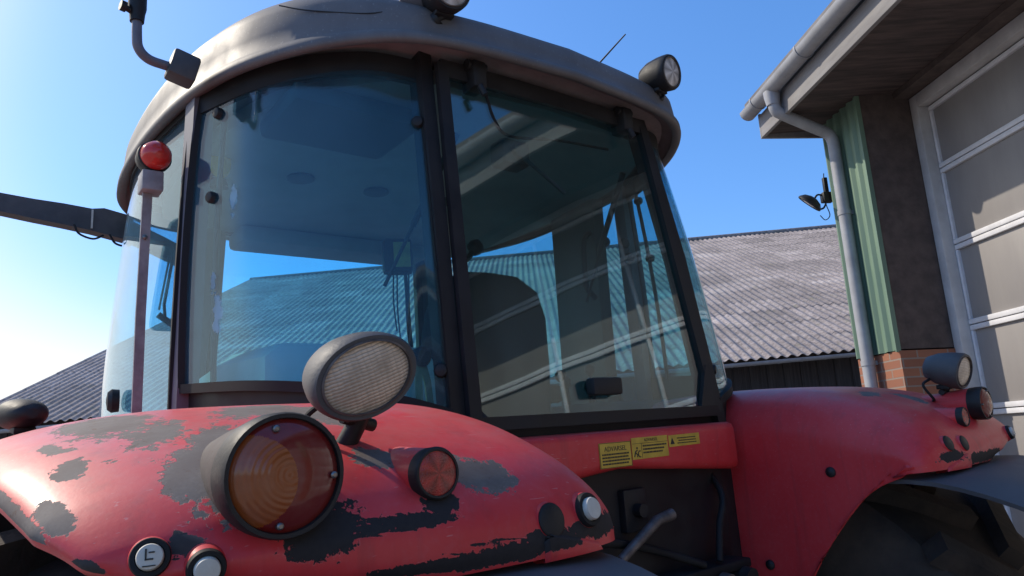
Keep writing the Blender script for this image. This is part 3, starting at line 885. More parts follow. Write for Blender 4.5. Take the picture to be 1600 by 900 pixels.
bm = B(); slab(bm, [V((p.x, p.y, 2.632)) for p in off_ring(-.135, 0)], (0, 0, .04)); obj('headliner', bm, MT['headliner'], tractor)
bm = B(); box(bm, (-.66, .03, 2.572), (-.30, .30, 2.629), Matrix.Rotation(rad(0), 4, 'Z'), .02); obj('radio_console', bm, MT['dash'], tractor)
for x, y in ((-.40, .66), (-.12, .67), (.15, .66)):
    bm = B(); lathe(bm, [(.042, 0), (.045, -.008), (.038, -.012), (.018, -.009), (.0005, -.011)], 28); obj('air_vent', bm, MT['dash'], tractor, matrix=Matrix.Translation((x, y, 2.632)))
bm = B(); box(bm, (-.42, 1.22, 2.56), (.42, 1.40, 2.63), None, .02); obj('front_visor', bm, MT['headliner'], tractor)

# roof work lamps at the rear corners
for s in (-1, 1):
    wl = work_light((s*.395, -.262, 2.790), (s*.12, -.97, -.16), 0, (s*.40, -.205, 2.735), sc=.80, oval=False, lensmat='clear_lens2', bodymat='black', cable=False, depth=.085)
    wl['label'] = 'round roof work light on the rear edge of the cab roof'
    bm = B(); box(bm, (-.055, -.035, -.012), (.055, .035, .012), Matrix.Translation((s*.42, -.175, 2.785)) @ Matrix.Rotation(s*.45, 4, 'Z') @ Matrix.Rotation(-.75, 4, 'X'), .008)
    obj('lamp_recess', bm, MT['roof_dark'], roof)

# pressed seam of the roof hatch and a joint line down the corner
bm = B(); tube(bm, spline([(-.70, .02, 2.800), (-.655, -.035, 2.772), (-.5650, -.127, 2.7425), (-.525, -.158, 2.7415), (-.512, -.156, 2.752), (-.505, -.140, 2.776)], 6), .0017, 8); obj('roof_seam', bm, MT['black'], roof)
# antenna
bm = B(); tube(bm, [(.305, .10, 2.842), (.303, -.05, 2.885), (.300, -.19, 2.927)], [.0034, .003, .002], 8); lathe(bm, [(.013, 0), (.012, .01), (.005, .016)], 14, Matrix.Translation((.305, .105, 2.835))); obj('antenna', bm, MT['black'], tractor)

# beacon stalk at the left of the roof
bm = B(); box(bm, (-.030, -.028, -.040), (.034, .028, .030), Matrix.Translation((-.868, .225, 2.690)) @ Matrix.Rotation(rad(14), 4, 'Y'), .008)
st = obj('beacon_bracket', bm, MT['grey_black'], tractor)
bm = B(); tube(bm, [(-.885, .222, 2.683)] + spline([(-.905, .22, 2.680), (-.945, .212, 2.682), (-.968, .206, 2.700), (-.974, .203, 2.735), (-.975, .202, 2.83)], 7), .0115, 14); obj('beacon_stalk', bm, MT['post_grey'], st)
bm = B(); tube(bm, [(-.975, .202, 2.765), (-.975, .202, 2.785), (-.975, .202, 2.80), (-.976, .202, 2.87)], [.0155, .017, .020, .021], 18); tube(bm, [(-.980, .202, 2.787), (-1.004, .196, 2.792)], .0075, 10); tube(bm, [(-1.0, .196, 2.792), (-1.012, .194, 2.793)], .0125, 12)
obj('beacon_socket', bm, MT['black'], st)
bm = B(); lathe(bm, [(.055, 2.87), (.06, 2.885), (.058, 2.90), (.052, 2.96), (.042, 3.0), (.02, 3.02)], 28, Matrix.Translation((-.976, .202, 0))); obj('beacon_lens', bm, MT['amber_lens'], st)

# marker lamp on a rusty strap rising from the left fender
bm = B(); beam(bm, [(-.905, .440, 1.80), (-.905, .430, 2.10), (-.903, .405, 2.42)], (1, .15, 0), .023, .006)
mk = obj('marker_post', bm, MT['rust'], tractor, smooth=False)
bm = B(); box(bm, (-.922, .372, 2.415), (-.872, .432, 2.468), None, .004); obj('lamp_bracket', bm, MT['rust'], mk)
Mk = lamp_matrix((-.893, .385, 2.508), (.12, -.99, .02))
bm = B(); lathe(bm, [(.018, -.05), (.036, -.035), (.041, -.008), (.041, .004), (.037, .008)], 32, Mk, cap1=False); obj('marker_housing', bm, MT['black'], mk)
bm = B(); lathe(bm, [(.036, -.004), (.0375, .008), (.033, .028), (.022, .041), (.009, .046), (.0005, .047)], 32); obj('marker_lens', bm, MT['marker_lens'], mk, matrix=Mk)
for z in (2.30, 2.385):
    bm = B(); lathe(bm, [(.006, 0), (.006, .005), (.003, .007)], 10); obj('bolt', bm, MT['screw'], mk, matrix=lamp_matrix((-.905, .412, z), (0, -1, 0)))

# mirror arm, left front
bm = B(); beam(bm, [(-.50, 1.47, 2.50), (-.66, 1.475, 2.575), (-.80, 1.47, 2.635)], (0, 0, 1), .072, .05); ma = obj('mirror_arm', bm, MT['black'], tractor)
bm = B(); rings = []
for (x, z, h) in ((-.76, 2.625, .100), (-.86, 2.645, .100), (-.90, 2.645, .085), (-.99, 2.655, .080), (-1.08, 2.662, .073), (-1.20, 2.675, .066), (-1.36, 2.69, .06)):
    rings.append([(x, 1.44, z-h/2), (x, 1.50, z-h/2), (x, 1.50, z+h/2), (x, 1.44, z+h/2)])
loft(bm, rings); obj('arm_cover', bm, MT['grey_black'], ma, angle=25)
bm = B(); box(bm, (-.9015, 1.434, 2.610), (-.8955, 1.4395, 2.682)); obj('arm_clip', bm, MT['cap'], ma, smooth=False)
bm = B(); tube(bm, spline([(-.955, 1.43, 2.615), (-.94, 1.42, 2.580), (-.895, 1.42, 2.565), (-.86, 1.43, 2.585)], 6), .004, 8); tube(bm, spline([(-.84, 1.43, 2.59), (-.82, 1.42, 2.555), (-.78, 1.42, 2.55), (-.75, 1.43, 2.58)], 6), .004, 8); obj('cable', bm, MT['rubber'], ma)
bm = B(); box(bm, (-1.50, 1.42, 2.28), (-1.34, 1.50, 2.78), None, .03); obj('mirror_head', bm, MT['black'], ma)
# wiper hanging on the far side glass
bm = B(); tube(bm, [(-.62, 1.40, 2.55), (-.66, 1.36, 2.32), (-.66, 1.34, 2.27)], .006, 8); tube(bm, [(-.63, 1.41, 2.55), (-.675, 1.37, 2.30)], .004, 8); tube(bm, [(-.68, 1.36, 2.28), (-.61, 1.36, 2.23)], .012, 10); obj('side_wiper', bm, MT['black'], tractor)

# amber indicator seen through the quarter window
bm = B(); lathe(bm, [(.030, -.012), (.034, 0), (.030, .012), (.012, .017)], 24, sy=1.45); ind = obj('indicator_lamp', bm, MT['marker_amber'], tractor, matrix=lamp_matrix((-.668, .62, 2.618), (0, -1, 0)))
bm = B(); tube(bm, [(0, -.05, -.01), (0, -.075, -.01)], [.022, .028], 16); tube(bm, [(0, -.07, -.01), (0, -.16, -.01)], .010, 10); obj('indicator_base', bm, MT['black'], ind)

# ------------------------------------------------------------------ cab interior
bm = B(); rings = []
for (z, w, y, d) in ((1.62, .20, .10, .12), (1.70, .235, .09, .13), (1.95, .228, .06, .12), (2.10, .212, .04, .11), (2.18, .180, .03, .09), (2.225, .11, .03, .06), (2.235, .03, .035, .02)):
    rings.append([V((w*math.copysign(abs(math.cos(a))**.6, math.cos(a)), .17+y+d/2*math.copysign(abs(math.sin(a))**.6, math.sin(a)), z)) for a in [2*math.pi*k/28 for k in range(28)]])
loft(bm, rings); seat = obj('driver_seat', bm, MT['seat'], tractor)
bm = B(); box(bm, (-.25, .22, 1.58), (.25, .74, 1.70), None, .04); obj('seat_cushion', bm, MT['seat'], seat)
bm = B(); box(bm, (-.16, .30, 1.27), (.16, .62, 1.58), None, .02); obj('seat_base', bm, MT['dash'], seat)
for s in (-1, 1):
    bm = B(); box(bm, (s*.30-.035, .26, 1.84), (s*.30+.035, .62, 1.90), None, .02); obj('armrest', bm, MT['seat'], seat)
bm = B(); rings = []
for (y, z, w) in ((1.18, 1.30, .20), (1.22, 1.75, .24), (1.20, 1.86, .26), (1.36, 1.90, .22)):
    rings.append([(-w, y, z), (w, y, z), (w, y+.14, z+.01), (-w, y+.14, z+.01)])
loft(bm, rings); obj('dashboard', bm, MT['dash'], tractor, angle=30)
bm = B(); Mw = Matrix.Translation((0, .98, 1.93)) @ Matrix.Rotation(rad(-28), 4, 'X')
ringp = [Mw @ V((.19*math.cos(2*math.pi*k/40), .19*math.sin(2*math.pi*k/40), 0)) for k in range(41)]
tube(bm, ringp, .013, 10, cap=False)
for a in (90, 210, 330): tube(bm, [Mw @ V((0, 0, -.02)), Mw @ V((.185*math.cos(rad(a)), .185*math.sin(rad(a)), 0))], .009, 8)
tube(bm, [Mw @ V((0, 0, .01)), Mw @ V((0, 0, -.03)), (0, 1.16, 1.72)], [.035, .035, .03], 14)
obj('steering_wheel', bm, MT['dash'], tractor)
# pale inner trim, added to stand in for a reflection in the quarter window
bm = B(); rings = []
for (y, zt, x0) in ((.02, 1.955, -.70), (.05, 1.985, -.735), (.30, 1.99, -.77), (.55, 1.96, -.78), (.85, 1.80, -.78)):
    rings.append([(x0, y, 1.45), (-.30, y, 1.45), (-.295, y, zt-.04), (-.33, y, zt-.008), (-.40, y, zt), (x0+.05, y, zt), (x0+.01, y, zt-.03)])
loft(bm, rings); obj('reflection_trim', bm, MT['trim'], tractor, angle=40)
bm = B(); rings = []
for (y, zt) in ((.10, 1.80), (.14, 1.83), (.60, 1.83), (.9, 1.70)):
    rings.append([(.74, y, 1.40), (.30, y, 1.40), (.30, y, zt-.03), (.34, y, zt), (.70, y, zt), (.75, y, zt-.03)])
loft(bm, rings); con = obj('control_console', bm, MT['dash'], tractor, angle=40)
for k, (x, y, h) in enumerate(((.36, .30, .12), (.42, .34, .10), (.50, .30, .14), (.58, .40, .09))):
    bm = B(); tube(bm, [(x, y, 1.80), (x, y+.01, 1.80+h)], .007, 8); lathe(bm, [(.008, 0), (.018, .012), (.019, .028), (.010, .040)], 16, Matrix.Translation((x, y+.01, 1.80+h-.01))); obj('control_lever', bm, MT['black'], con)
# terminal with a yellow-green face, near the windscreen
bm = B(); box(bm, (-.062, -.03, -.075), (.062, .03, .075), None, .018); tm = obj('cab_terminal', bm, MT['black'], tractor, matrix=Matrix.Translation((.150, 1.02, 2.50)) @ Matrix.Rotation(rad(-24), 4, 'Z'))
bm = B(); box(bm, (-.018, -.034, -.050), (.050, -.029, .055), None, .001); obj('display', bm, MT['screen'], tm)
bm = B()
for dx, l in ((-.02, .24), (-.005, .30), (.03, .36), (.042, .34)): tube(bm, spline([(dx, -.01, -.07), (dx-.004, -.012, -.07-l*.5), (dx+.006, .0, -.07-l)], 5), .0035, 6)
box(bm, (.030, -.010, -.46), (.048, .006, -.36), None, .002)
tube(bm, [(.03, .01, -.06), (.05, .03, -.60)], .008, 8); obj('terminal_cable', bm, MT['black'], tm)
bm = B(); tube(bm, spline([(.345, .84, 2.455), (.385, .85, 2.475), (.42, .86, 2.515)], 6), .012, 12); kn = obj('swivel_mount', bm, MT['black'], tractor)
bm = B(); lathe(bm, [(.010, -.03), (.030, -.022), (.035, 0), (.028, .022), (.010, .030)], 20, lamp_matrix((.435, .86, 2.530), (.3, -.9, .3))); obj('mount_ball', bm, MT['black'], kn)
# yellowed strap hanging from the window latch knob beside the rear post
bm = B(); lathe(bm, [(.020, -.01), (.022, .008), (.014, .016)], 20, lamp_matrix((-.474, -.185, 1.925), (0, -1, 0))); ws2 = obj('latch_knob', bm, MT['black'], tractor)
bm = B()
for dx in (-.012, .010): beam(bm, [(-.474+dx*.4, -.185, 1.915), (-.472+dx, -.190, 1.87), (-.470+dx*1.2, -.192, 1.81)], (1, 0, 0), .016, .004)
obj('latch_strap', bm, MT['strap'], ws2)
# right side pillar trim, wide and dark, with a curved grab handle
bm = B(); beam(bm, [(.745, .58, 1.6), (.735, .56, 2.1), (.715, .53, 2.64)], (.15, 1, 0), .30, .05); obj('pillar_trim', bm, MT['dash'], tractor, angle=30)
bm = B(); tube(bm, spline([(.67, .42, 2.50), (.62, .40, 2.46), (.61, .40, 2.38), (.62, .41, 2.28), (.67, .42, 2.24)], 7), .011, 10); obj('grab_handle', bm, MT['black'], tractor)
for (x, y, z) in ((.66, .33, 2.44), (.69, .26, 2.42), (.70, .25, 2.36)):
    bm = B(); lathe(bm, [(.018, -.012), (.021, .004), (.014, .014)], 18); obj('trim_knob', bm, MT['black'], tractor, matrix=lamp_matrix((x, y, z), (-.4, -.9, 0)))

# ------------------------------------------------------------------ chassis, wheels, bonnet, hitch
bm = B(); box(bm, (-.26, -.15, .62), (.26, 2.9, 1.12), None, .04); box(bm, (-.46, -.22, 1.0), (.46, -.12, 1.66), None, .02); obj('chassis', bm, MT['rubber'], tractor)
bm = B(); tube(bm, [(-.95, -.07, .86), (.95, -.07, .86)], .11, 20); tube(bm, [(-.85, 2.6, .62), (.85, 2.6, .62)], .08, 16); obj('axle', bm, MT['post'], tractor)
bm = B(); rings = []
for (y, w, zt) in ((1.52, .40, 1.70), (1.9, .41, 1.70), (2.8, .38, 1.60), (3.3, .34, 1.45), (3.42, .28, 1.35)):
    rings.append([(-w, y, .95), (w, y, .95), (w, y, zt-.10), (w*.85, y, zt-.02), (w*.5, y, zt), (-w*.5, y, zt), (-w*.85, y, zt-.02), (-w, y, zt-.10)])
loft(bm, rings); obj('bonnet', bm, MT['red'], tractor, angle=40)
def wheel(name, s, xc, y, r, w, rr, nl):
    M = Matrix.Translation((s*xc, y, r+.0)) @ Matrix.Rotation(rad(90)*s, 4, 'Y')
    bm = B(); h = w/2
    lathe(bm, [(rr, -h*.75), (rr*1.08, -h*.95), (r*.86, -h*1.02), (r*.94, -h*.92), (r*.955, -h*.6), (r*.96, 0), (r*.955, h*.6), (r*.94, h*.92), (r*.86, h*1.02), (rr*1.08, h*.95), (rr, h*.75)], 64, cap0=False, cap1=False)
    for k in range(nl):
        for sd2 in (-1, 1):
            a = 2*math.pi*(k + (.5 if sd2 > 0 else 0))/nl
            Ml = Matrix.Rotation(a, 4, 'Z') @ Matrix.Translation((r*.965, 0, sd2*h*.5)) @ Matrix.Rotation(sd2*rad(38), 4, 'X')
            box(bm, (-.03, -.028, -h*.62), (r*.038, .028, h*.62), Ml)
    o = obj(name, bm, MT['tyre_mud'], tractor, matrix=M, angle=30)
    bm = B(); lathe(bm, [(.10, h*.25), (rr*.6, h*.2), (rr*.8, -.02), (rr*.93, -.05), (rr*1.0, -h*.75), (rr*1.03, -h*.8), (rr*1.03, h*.8), (rr*1.0, h*.75), (rr*.9, h*.3), (rr*.62, h*.32), (.10, h*.38)], 48); obj('wheel_rim', bm, MT['rim'], o)
for s in (-1, 1):
    wheel('rear_wheel', s, .955, -.07, .84, .58, .46, 20)
    wheel('front_wheel', s, .90, 2.6, .62, .42, .34, 18)
bm = B(); tube(bm, [(-.05, -.30, 1.455), (.085, -.30, 1.525), (.135, -.305, 1.534)], [.011, .013, .014], 14); obj('hitch_lever', bm, MT['steel'], tractor)
for k, x in enumerate((.20, .29, .38)):
    bm = B(); tube(bm, [(x, -.20, 1.365), (x, -.31, 1.352)], .020, 16); tube(bm, [(x, -.31, 1.352), (x, -.335, 1.349)], .025, 16); obj('hydraulic_coupler', bm, MT['steel'] if k == 1 else MT['black'], tractor)
bm = B(); box(bm, (.12, -.31, 1.368), (.42, -.20, 1.392), None, .006); obj('coupler_plate', bm, MT['rubber'], tractor)

for k, (pts, r_, mm) in enumerate((([(-.34, -.23, 1.60), (-.28, -.30, 1.52), (-.10, -.29, 1.50), (.08, -.26, 1.46), (.24, -.30, 1.40)], .010, 'rubber'), ([(.40, -.22, 1.62), (.37, -.28, 1.55), (.33, -.29, 1.48), (.30, -.30, 1.40)], .009, 'rubber'))):
    bm = B(); tube(bm, spline(pts, 8), r_, 10); obj('hydraulic_hose', bm, MT[mm], tractor)
bm = B(); box(bm, (.02, -.262, 1.50), (.10, -.222, 1.60), None, .006); tube(bm, [(.06, -.25, 1.55), (.06, -.285, 1.55)], .016, 14); obj('socket_box', bm, MT['black'], tractor)

# ------------------------------------------------------------------ machinery hall on the right
HA = rad(-5.2); eu = V((math.cos(HA), -math.sin(HA), 0)); ev = V((math.sin(HA), math.cos(HA), 0))
HM = Matrix((eu, ev, V((0, 0, 1)))).transposed().to_4x4(); HM.translation = (2.765, 5.13, 0)
# hall frame: x = into the building, y = along the wall away from the camera, 0 = near corner of the end pier
def brick_mat():
    m, t, out = nt('red_brick')
    p = N(t, 'ShaderNodeBsdfPrincipled', i_Roughness=.85); t.links.new(p.outputs[0], out.inputs[0])
    tc = N(t, 'ShaderNodeTexCoord').outputs['Object']
    sx = N(t, 'ShaderNodeSeparateXYZ'); t.links.new(tc, sx.inputs[0])
    cb = N(t, 'ShaderNodeCombineXYZ'); t.links.new(mathn(t, 'ADD', sx.outputs[0], sx.outputs[1]), cb.inputs[0]); t.links.new(sx.outputs[2], cb.inputs[1])
    b = N(t, 'ShaderNodeTexBrick', i_Scale=1.0, i_Mortar_Size=.006, i_Brick_Width=.235, i_Row_Height=.066, i_Bias=-.2)
    b.inputs['Color1'].default_value = (.33, .125, .065, 1); b.inputs['Color2'].default_value = (.22, .078, .045, 1); b.inputs['Mortar'].default_value = (.26, .215, .18, 1)
    t.links.new(cb.outputs[0], b.inputs['Vector'])
    t.links.new(mixc(t, mathn(t, 'MULTIPLY', noisen(t, tc, 30, 5), .4), b.outputs['Color'], (.22, .12, .085)), p.inputs['Base Color'])
    t.links.new(bump(t, mathn(t, 'SUBTRACT', 1., b.outputs['Fac']), .5, .006), p.inputs['Normal'])
    return m
HMAT = dict(
    brick=brick_mat(),
    render=mat('brown_render', (.115, .085, .072), (.075, .056, .050), 9, .85, bmp=.35, bscale=45),
    green=mat('green_sheeting', (.115, .190, .135), (.165, .25, .17), 6, .45, .6, stretch=(1, 1, .15)),
    white=mat('white_frame', (.60, .585, .565), (.47, .455, .44), 5, .4, .6),
    alu=mat('frame_edge', (.74, .74, .76), (.62, .62, .64), 8, .35, .5),
    panel=mat('door_infill', (.30, .28, .265), (.215, .20, .195), 2.2, .45, .65, bmp=.06, bscale=9, stretch=(1, 1, .25), detail=7, lo=.3, hi=.7),
    gutter=mat('grey_gutter', (.37, .38, .40), (.28, .285, .30), 6, .45, .6),
    fascia=mat('fascia_paint', (.30, .29, .285), (.20, .19, .19), 7, .65, .8, stretch=(1, .2, 1)),
    soffit=mat('soffit_boards', (.10, .070, .062), (.045, .034, .032), 9, .8, .9, bmp=.2, bscale=30, stretch=(.3, 3, 1)),
    sheet=mat('roof_sheet', (.22, .21, .21), (.16, .15, .15), 4, .85),
)
hall = tag(empty('machinery_hall', HM), 'brick machinery hall with big sectional doors, green corner sheeting and a deep eave', 'building')
ZB, ZS, L0 = 2.315, 4.345, -12.5
# pier and reveals, repeated between the doors
bays = [(-.0, .52), (-5.92, -5.40), (-11.84, -11.32)]
for k, (v0, v1) in enumerate(bays):
    bm = B(); box(bm, (.012, v0+.0, ZB), (.60, v1-.0, ZS)); obj('rendered_wall', bm, HMAT['render'], hall, smooth=False)
    bm = B(); box(bm, (.0, v0-.012, 0), (.60, v1+.012, ZB-.012)); obj('brick_plinth', bm, HMAT['brick'], hall, smooth=False)
    bm = B(); rows = []
    wv = 40
    for z in (ZB-.006, ZS):
        rows.append([(.0 - .009 - .011*math.tanh(3.0*math.cos(2*math.pi*(i/wv)*5.0)), v0+.006+(v1-v0-.012)*i/wv, z) for i in range(wv+1)])
    sheet(bm, rows, .002); obj('green_sheeting', bm, HMAT['green'], hall, angle=25)
    bm = B(); box(bm, (-.022, v0-.010, ZB-.02), (.014, v0+.004, ZS)); obj('corner_trim', bm, HMAT['green'], hall, smooth=False)
bm = B(); box(bm, (.62, L0, 0), (.80, .52, ZS+.02)); box(bm, (.60, .50, 0), (9.0, .62, 5.2)); obj('hall_wall', bm, HMAT['render'], hall, smooth=False)
# lintel above the doors
bm = B(); box(bm, (.30, L0, ZS-.065), (.615, -.004, ZS-.002)); obj('lintel', bm, HMAT['render'], hall, smooth=False)

def hall_door(v1, v0):
    """sectional door between v0 (near) and v1 (far end), face at x = .52"""
    X = .455
    bm = B()
    box(bm, (X-.030, v1-.085, .03), (X+.10, v1-.004, ZS-.07), None, .004); box(bm, (X-.030, v0+.004, .03), (X+.10, v0+.085, ZS-.07), None, .004); box(bm, (X-.029, v0+.085, ZS-.17), (X+.10, v1-.085, ZS-.07), None, .004)
    fr = obj('door_frame', bm, HMAT['white'], hall, angle=30)
    a0, a1 = v0+.088, v1-.088
    bm = B()
    zt = ZS-.172
    zz = [.06+.6*k for k in range(7)] + [zt]
    for k, z in enumerate(zz):
        for dz, xx in ((-.040, .052), (.002, .050)):
            box(bm, (X+xx, a0, z+dz), (X+.10, a1, z+dz+.036), None, .005)
    n = 5; pw = (a1-a0)/n
    for k in range(7):
        for j in range(n+1):
            y = a0 + j*pw; w = .022
            box(bm, (X+.054, max(a0, y-w), zz[k]+.040), (X+.099, min(a1, y+w), zz[k+1]-.042), None, .003)
    dr = obj('sectional_door', bm, HMAT['alu'], hall, angle=30)
    for k in range(7):
        for j in range(n):
            bm = B(); box(bm, (X+.076, a0+j*pw+.018, zz[k]+.034), (X+.095, a0+(j+1)*pw-.018, zz[k+1]-.036), None, .003)
            obj('door_panel', bm, HMAT['panel'], dr, angle=30)
hall_door(-.0, -5.40); hall_door(-5.92, -11.32)
# eave: soffit, fascia, gutter, roof
bm = B(); slab(bm, [(-.47, L0, 4.275), (-.47, .60, 4.275), (.62, .60, ZS+.004), (.62, L0, ZS+.004)], (0, 0, .025)); obj('soffit', bm, HMAT['soffit'], hall, smooth=False)
bm = B(); box(bm, (-.505, L0, 4.250), (-.472, .61, 4.450), None, .003); box(bm, (-.505, .611, 4.245), (.3, .635, 4.47), None, .003); obj('fascia_board', bm, HMAT['fascia'], hall, angle=30)
bm = B(); rings = []
for v in (L0, .67):
    rings.append([(-.575+.072*math.cos(a), v, 4.505+.072*math.sin(a)) for a in [math.pi*k/14 for k in range(14, 29)]] + [(-.575+.066*math.cos(a), v, 4.505+.066*math.sin(a)) for a in [math.pi*k/14 for k in range(28, 13, -1)]])
loft(bm, rings)
slab(bm, [(-.575+.072*math.cos(a), 0.671, 4.505+.072*math.sin(a)) for a in [math.pi*k/14 for k in range(14, 29)]], (0, .004, 0))
gt = obj('gutter', bm, HMAT['gutter'], hall, angle=40)
for k in range(17):
    v = .45 - k*.80
    bm = B(); pts = [(-.575+.076*math.cos(a), v, 4.505+.076*math.sin(a)) for a in [math.pi*q/12 for q in range(11, 25)]]; beam(bm, pts, (0, 1, 0), .022, .004); obj('gutter_bracket', bm, HMAT['gutter'], gt)
bm = B(); slab(bm, [(-.60, L0, 4.53), (-.60, .66, 4.53), (9.0, .66, 7.3), (9.0, L0, 7.3)], (0, 0, .05)); obj('hall_roof', bm, HMAT['sheet'], hall, smooth=False)
# downpipe
bm = B()
pp = spline([(-.575, .21, 4.46), (-.572, .21, 4.37), (-.555, .212, 4.30), (-.49, .218, 4.262), (-.22, .262, 4.165), (-.11, .280, 4.125), (-.072, .288, 4.06), (-.068, .29, 3.92)], 6)
tube(bm, pp + [V((-.068, .29, 2.6)), V((-.068, .29, .05))], .046, 20)
lathe(bm, [(.066, 4.46), (.064, 4.42), (.050, 4.34)], 20, Matrix.Translation((-.574, .21, 0)), cap0=False, cap1=False)
dp = obj('downpipe', bm, HMAT['gutter'], hall, angle=40)
for z in (3.45, 2.25, 1.1):
    bm = B(); tube(bm, [(-.068, .29, z-.02), (-.068, .29, z+.02)], .051, 20); box(bm, (-.03, .275, z-.015), (.004, .305, z+.015)); obj('pipe_clip', bm, HMAT['gutter'], dp)

# floodlight fixed to the hall's end corner
FM = HM @ Matrix.Translation((-.02, .56, 3.66))
fl = tag(empty('flood_light', FM), 'small dark floodlight on a bent bracket at the hall corner beside the downpipe', 'floodlight')
bm = B(); lathe(bm, [(.030, -.055), (.075, -.038), (.100, -.010), (.106, 0), (.106, .010), (.098, .014), (.092, .008)], 28, cap1=False); hd = obj('lamp_head', bm, MT['black'], fl, matrix=lamp_matrix((-.155, .03, -.02), (-.55, .45, -.70)))
bm = B(); lathe(bm, [(.093, .004), (.08, .009), (.0005, .012)], 28); obj('lens', bm, MT['clear_lens2'], hd)
bm = B(); box(bm, (-.05, -.02, -.02), (.04, .05, .065), None, .008); tube(bm, spline([(-.03, .02, .04), (-.08, .02, .05), (-.11, .025, .02)], 5), .008, 8); tube(bm, spline([(-.02, .02, -.03), (-.05, .02, -.07), (-.10, .03, -.075), (-.125, .03, -.05)], 6), .008, 8)
box(bm, (-.02, .0, .05), (.015, .035, .20), None, .006)
obj('bracket', bm, MT['black'], fl)
bm = B(); tube(bm, spline([(.0, .02, .24), (-.01, .02, .15), (.0, .03, .06), (-.02, .02, -.03), (.0, .02, -.13), (-.04, .03, -.17), (-.08, .03, -.13)], 6), .004, 6); obj('cable', bm, MT['rubber'], fl)

# ------------------------------------------------------------------ barn behind
BR = rad(1.0); be = V((math.cos(BR), -math.sin(BR), 0)); bn = V((math.sin(BR), math.cos(BR), 0))
BM = Matrix((be, bn, V((0, 0, 1)))).transposed().to_4x4(); BM.translation = (4.5, 12.3, 0)
ZE, PITCH, RUN, RISE = 3.085, .437, 13.5, .040
BX0, BX1 = -14.6, 16.0
barn = tag(empty('barn', BM), 'long old barn with grey corrugated sheet roof and dark boarded wall behind the tractor', 'barn')
m, t, out = nt('fibre_cement')
p = N(t, 'ShaderNodeBsdfPrincipled', i_Roughness=.9); t.links.new(p.outputs[0], out.inputs[0])
tc = N(t, 'ShaderNodeTexCoord').outputs['Object']
at = N(t, 'ShaderNodeAttribute', attribute_name='tone')
c = mixc(t, ramp(t, noisen(t, tc, 1.1, 8, .7), [(.3, 0.), (.7, 1.)]), (.44, .375, .345), (.26, .222, .205))
c = mixc(t, ramp(t, noisen(t, tc, 14, 6, .75), [(.42, 0.), (.66, .9)]), c, (.10, .082, .075))
c = mixc(t, ramp(t, noisen(t, tc, .55, 6, .65, (.6, 1.6, 1)), [(.54, 0.), (.68, .75)]), c, (.52, .46, .42))
c = mixc(t, ramp(t, noisen(t, tc, .9, 6, .7, (1, .6, 1)), [(.55, 0.), (.70, .7)]), c, (.15, .128, .115))
c = mixc(t, ramp(t, noisen(t, tc, 3.0, 5, .7), [(.58, 0.), (.72, .6)]), c, (.20, .19, .12))
c = mixc(t, ramp(t, noisen(t, tc, 9, 3, .5), [(.73, 0.), (.77, .8)]), c, (.62, .60, .58))
tn = N(t, 'ShaderNodeMapRange', i_3=.76, i_4=1.16); t.links.new(at.outputs['Fac'], tn.inputs[0])
vm = N(t, 'ShaderNodeVectorMath', operation='SCALE'); t.links.new(c, vm.inputs[0]); t.links.new(tn.outputs[0], vm.inputs['Scale'])
t.links.new(vm.outputs[0], p.inputs['Base Color'])
t.links.new(bump(t, noisen(t, tc, 60, 5), .3, .01), p.inputs['Normal'])
FC = m
def corrugated(name, sign, per=8, y0=0.0):
    bm = B(); ly = bm.verts.layers.float.new('tone')
    sl_len = math.hypot(1, PITCH); ex = 1.06; nrow = int(RUN*sl_len/ex)+1
    wl_ = .177; nx = int((BX1-BX0)/wl_*per)
    rnd = random.Random(11)
    for r in range(nrow):
        ya = r*ex/sl_len - .02; yb = min((r+1)*ex/sl_len + .10, RUN)
        tones = {}; jit = {}
        A, Bv, Cv = [], [], []
        for i in range(nx+1):
            x = BX0 + i*wl_/per
            sh = int((x-BX0 + (.5 if r % 2 else 0)*0)/1.062)
            if sh not in tones: tones[sh] = rnd.uniform(.0, 1.0); jit[sh] = (rnd.uniform(-.035, .035), rnd.uniform(.0, .007))
            wv = .021*math.cos(2*math.pi*i/per); zx = RISE*(x) + .05*noise.noise(V((x*.25, 3.1, r*.12)))
            jy, jz = jit[sh]
            yl = ya + jy
            pa = (x, yl, ZE + zx + PITCH*yl + wv + jz); pb = (x, yb, ZE + zx + PITCH*yb + wv - .004)
            for lst, q in ((A, pa), (Bv, pb), (Cv, (pa[0], pa[1]+.004, pa[2]-.006))):
                v = bm.verts.new((q[0], sign*q[1] if sign > 0 else 2*RUN-q[1], q[2])); v[ly] = tones[sh]; lst.append(v)
        for i in range(nx):
            bm.faces.new((A[i], A[i+1], Bv[i+1], Bv[i])); bm.faces.new((Cv[i], Cv[i+1], A[i+1], A[i]))
    return obj(name, bm, FC, barn, angle=38)
corrugated('barn_roof', 1, 8)
corrugated('barn_roof', -1, 4)['label'] = 'far slope of the barn roof'
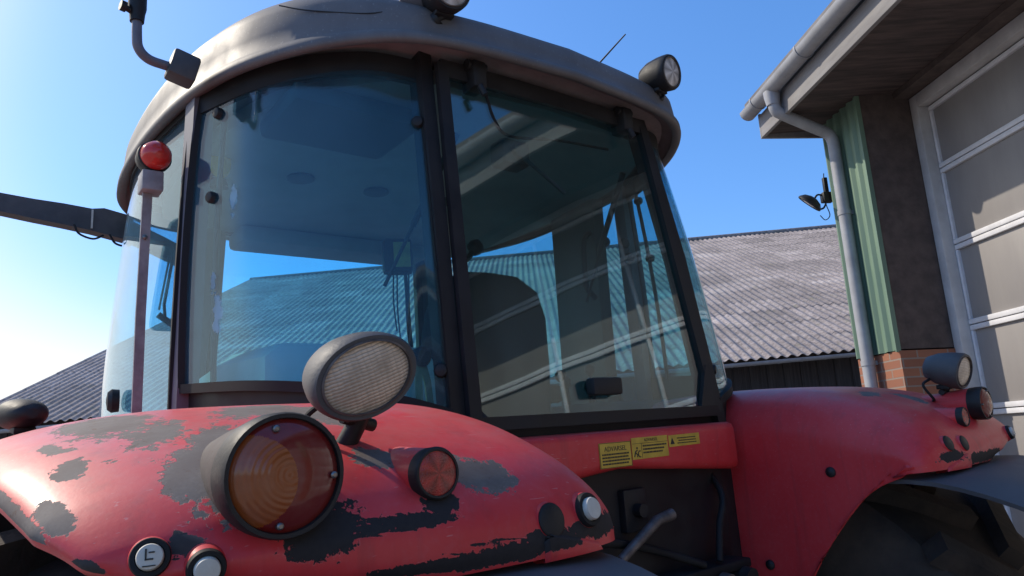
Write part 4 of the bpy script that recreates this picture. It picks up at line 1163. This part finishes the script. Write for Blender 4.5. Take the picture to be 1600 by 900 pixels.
bm = B(); tube(bm, [(BX0, RUN, ZE+PITCH*RUN+RISE*BX0-.01), (BX1, RUN, ZE+PITCH*RUN+RISE*BX1-.01)], .11, 12); obj('ridge_cap', bm, FC, barn)
BWD = mat('dark_boards', (.060, .050, .046), (.034, .029, .028), 3, .85, stretch=(14, 14, .5), bmp=.3, bscale=8)
bm = B()
nbd = int((BX1-BX0-.6)/.15)
for k in range(nbd):
    x = BX0+.3+k*.15; dd = (k % 2)*.02
    box(bm, (x, .42-dd, 0), (x+.146, .50, ZE+RISE*x+.10))
obj('boarded_wall', bm, BWD, barn, smooth=False)
bm = B(); slab(bm, [(BX0+.3, .50, 0), (BX0+.3, 2*RUN-.5, 0), (BX0+.3, 2*RUN-.5, ZE+RISE*BX0+.1), (BX0+.3, RUN, ZE+PITCH*RUN+RISE*BX0-.2), (BX0+.3, .50, ZE+RISE*BX0+.1)], (.12, 0, 0))
slab(bm, [(BX1-.3, .50, 0), (BX1-.3, 2*RUN-.5, 0), (BX1-.3, 2*RUN-.5, ZE+RISE*BX1+.1), (BX1-.3, RUN, ZE+PITCH*RUN+RISE*BX1-.2), (BX1-.3, .50, ZE+RISE*BX1+.1)], (-.12, 0, 0)); obj('gable_wall', bm, BWD, barn, smooth=False)
bm = B(); rings = []
for x in (BX0, BX1):
    z0 = ZE+RISE*x-.075
    rings.append([(x, -.10+.065*math.cos(a), z0+.065*math.sin(a)) for a in [math.pi*k/10 for k in range(10, 21)]] + [(x, -.10+.060*math.cos(a), z0+.060*math.sin(a)) for a in [math.pi*k/10 for k in range(20, 9, -1)]])
loft(bm, rings); bg_ = obj('gutter', bm, HMAT['gutter'], barn, angle=40)
for k in range(60):
    x = -8 + k*.40
    if x > 8: break
    z0 = ZE+RISE*x-.075; bm = B(); beam(bm, [(x, -.10+.068*math.cos(a), z0+.068*math.sin(a)) for a in [math.pi*q/8 for q in range(8, 17)]], (1, 0, 0), .025, .004); obj('gutter_bracket', bm, HMAT['gutter'], bg_)
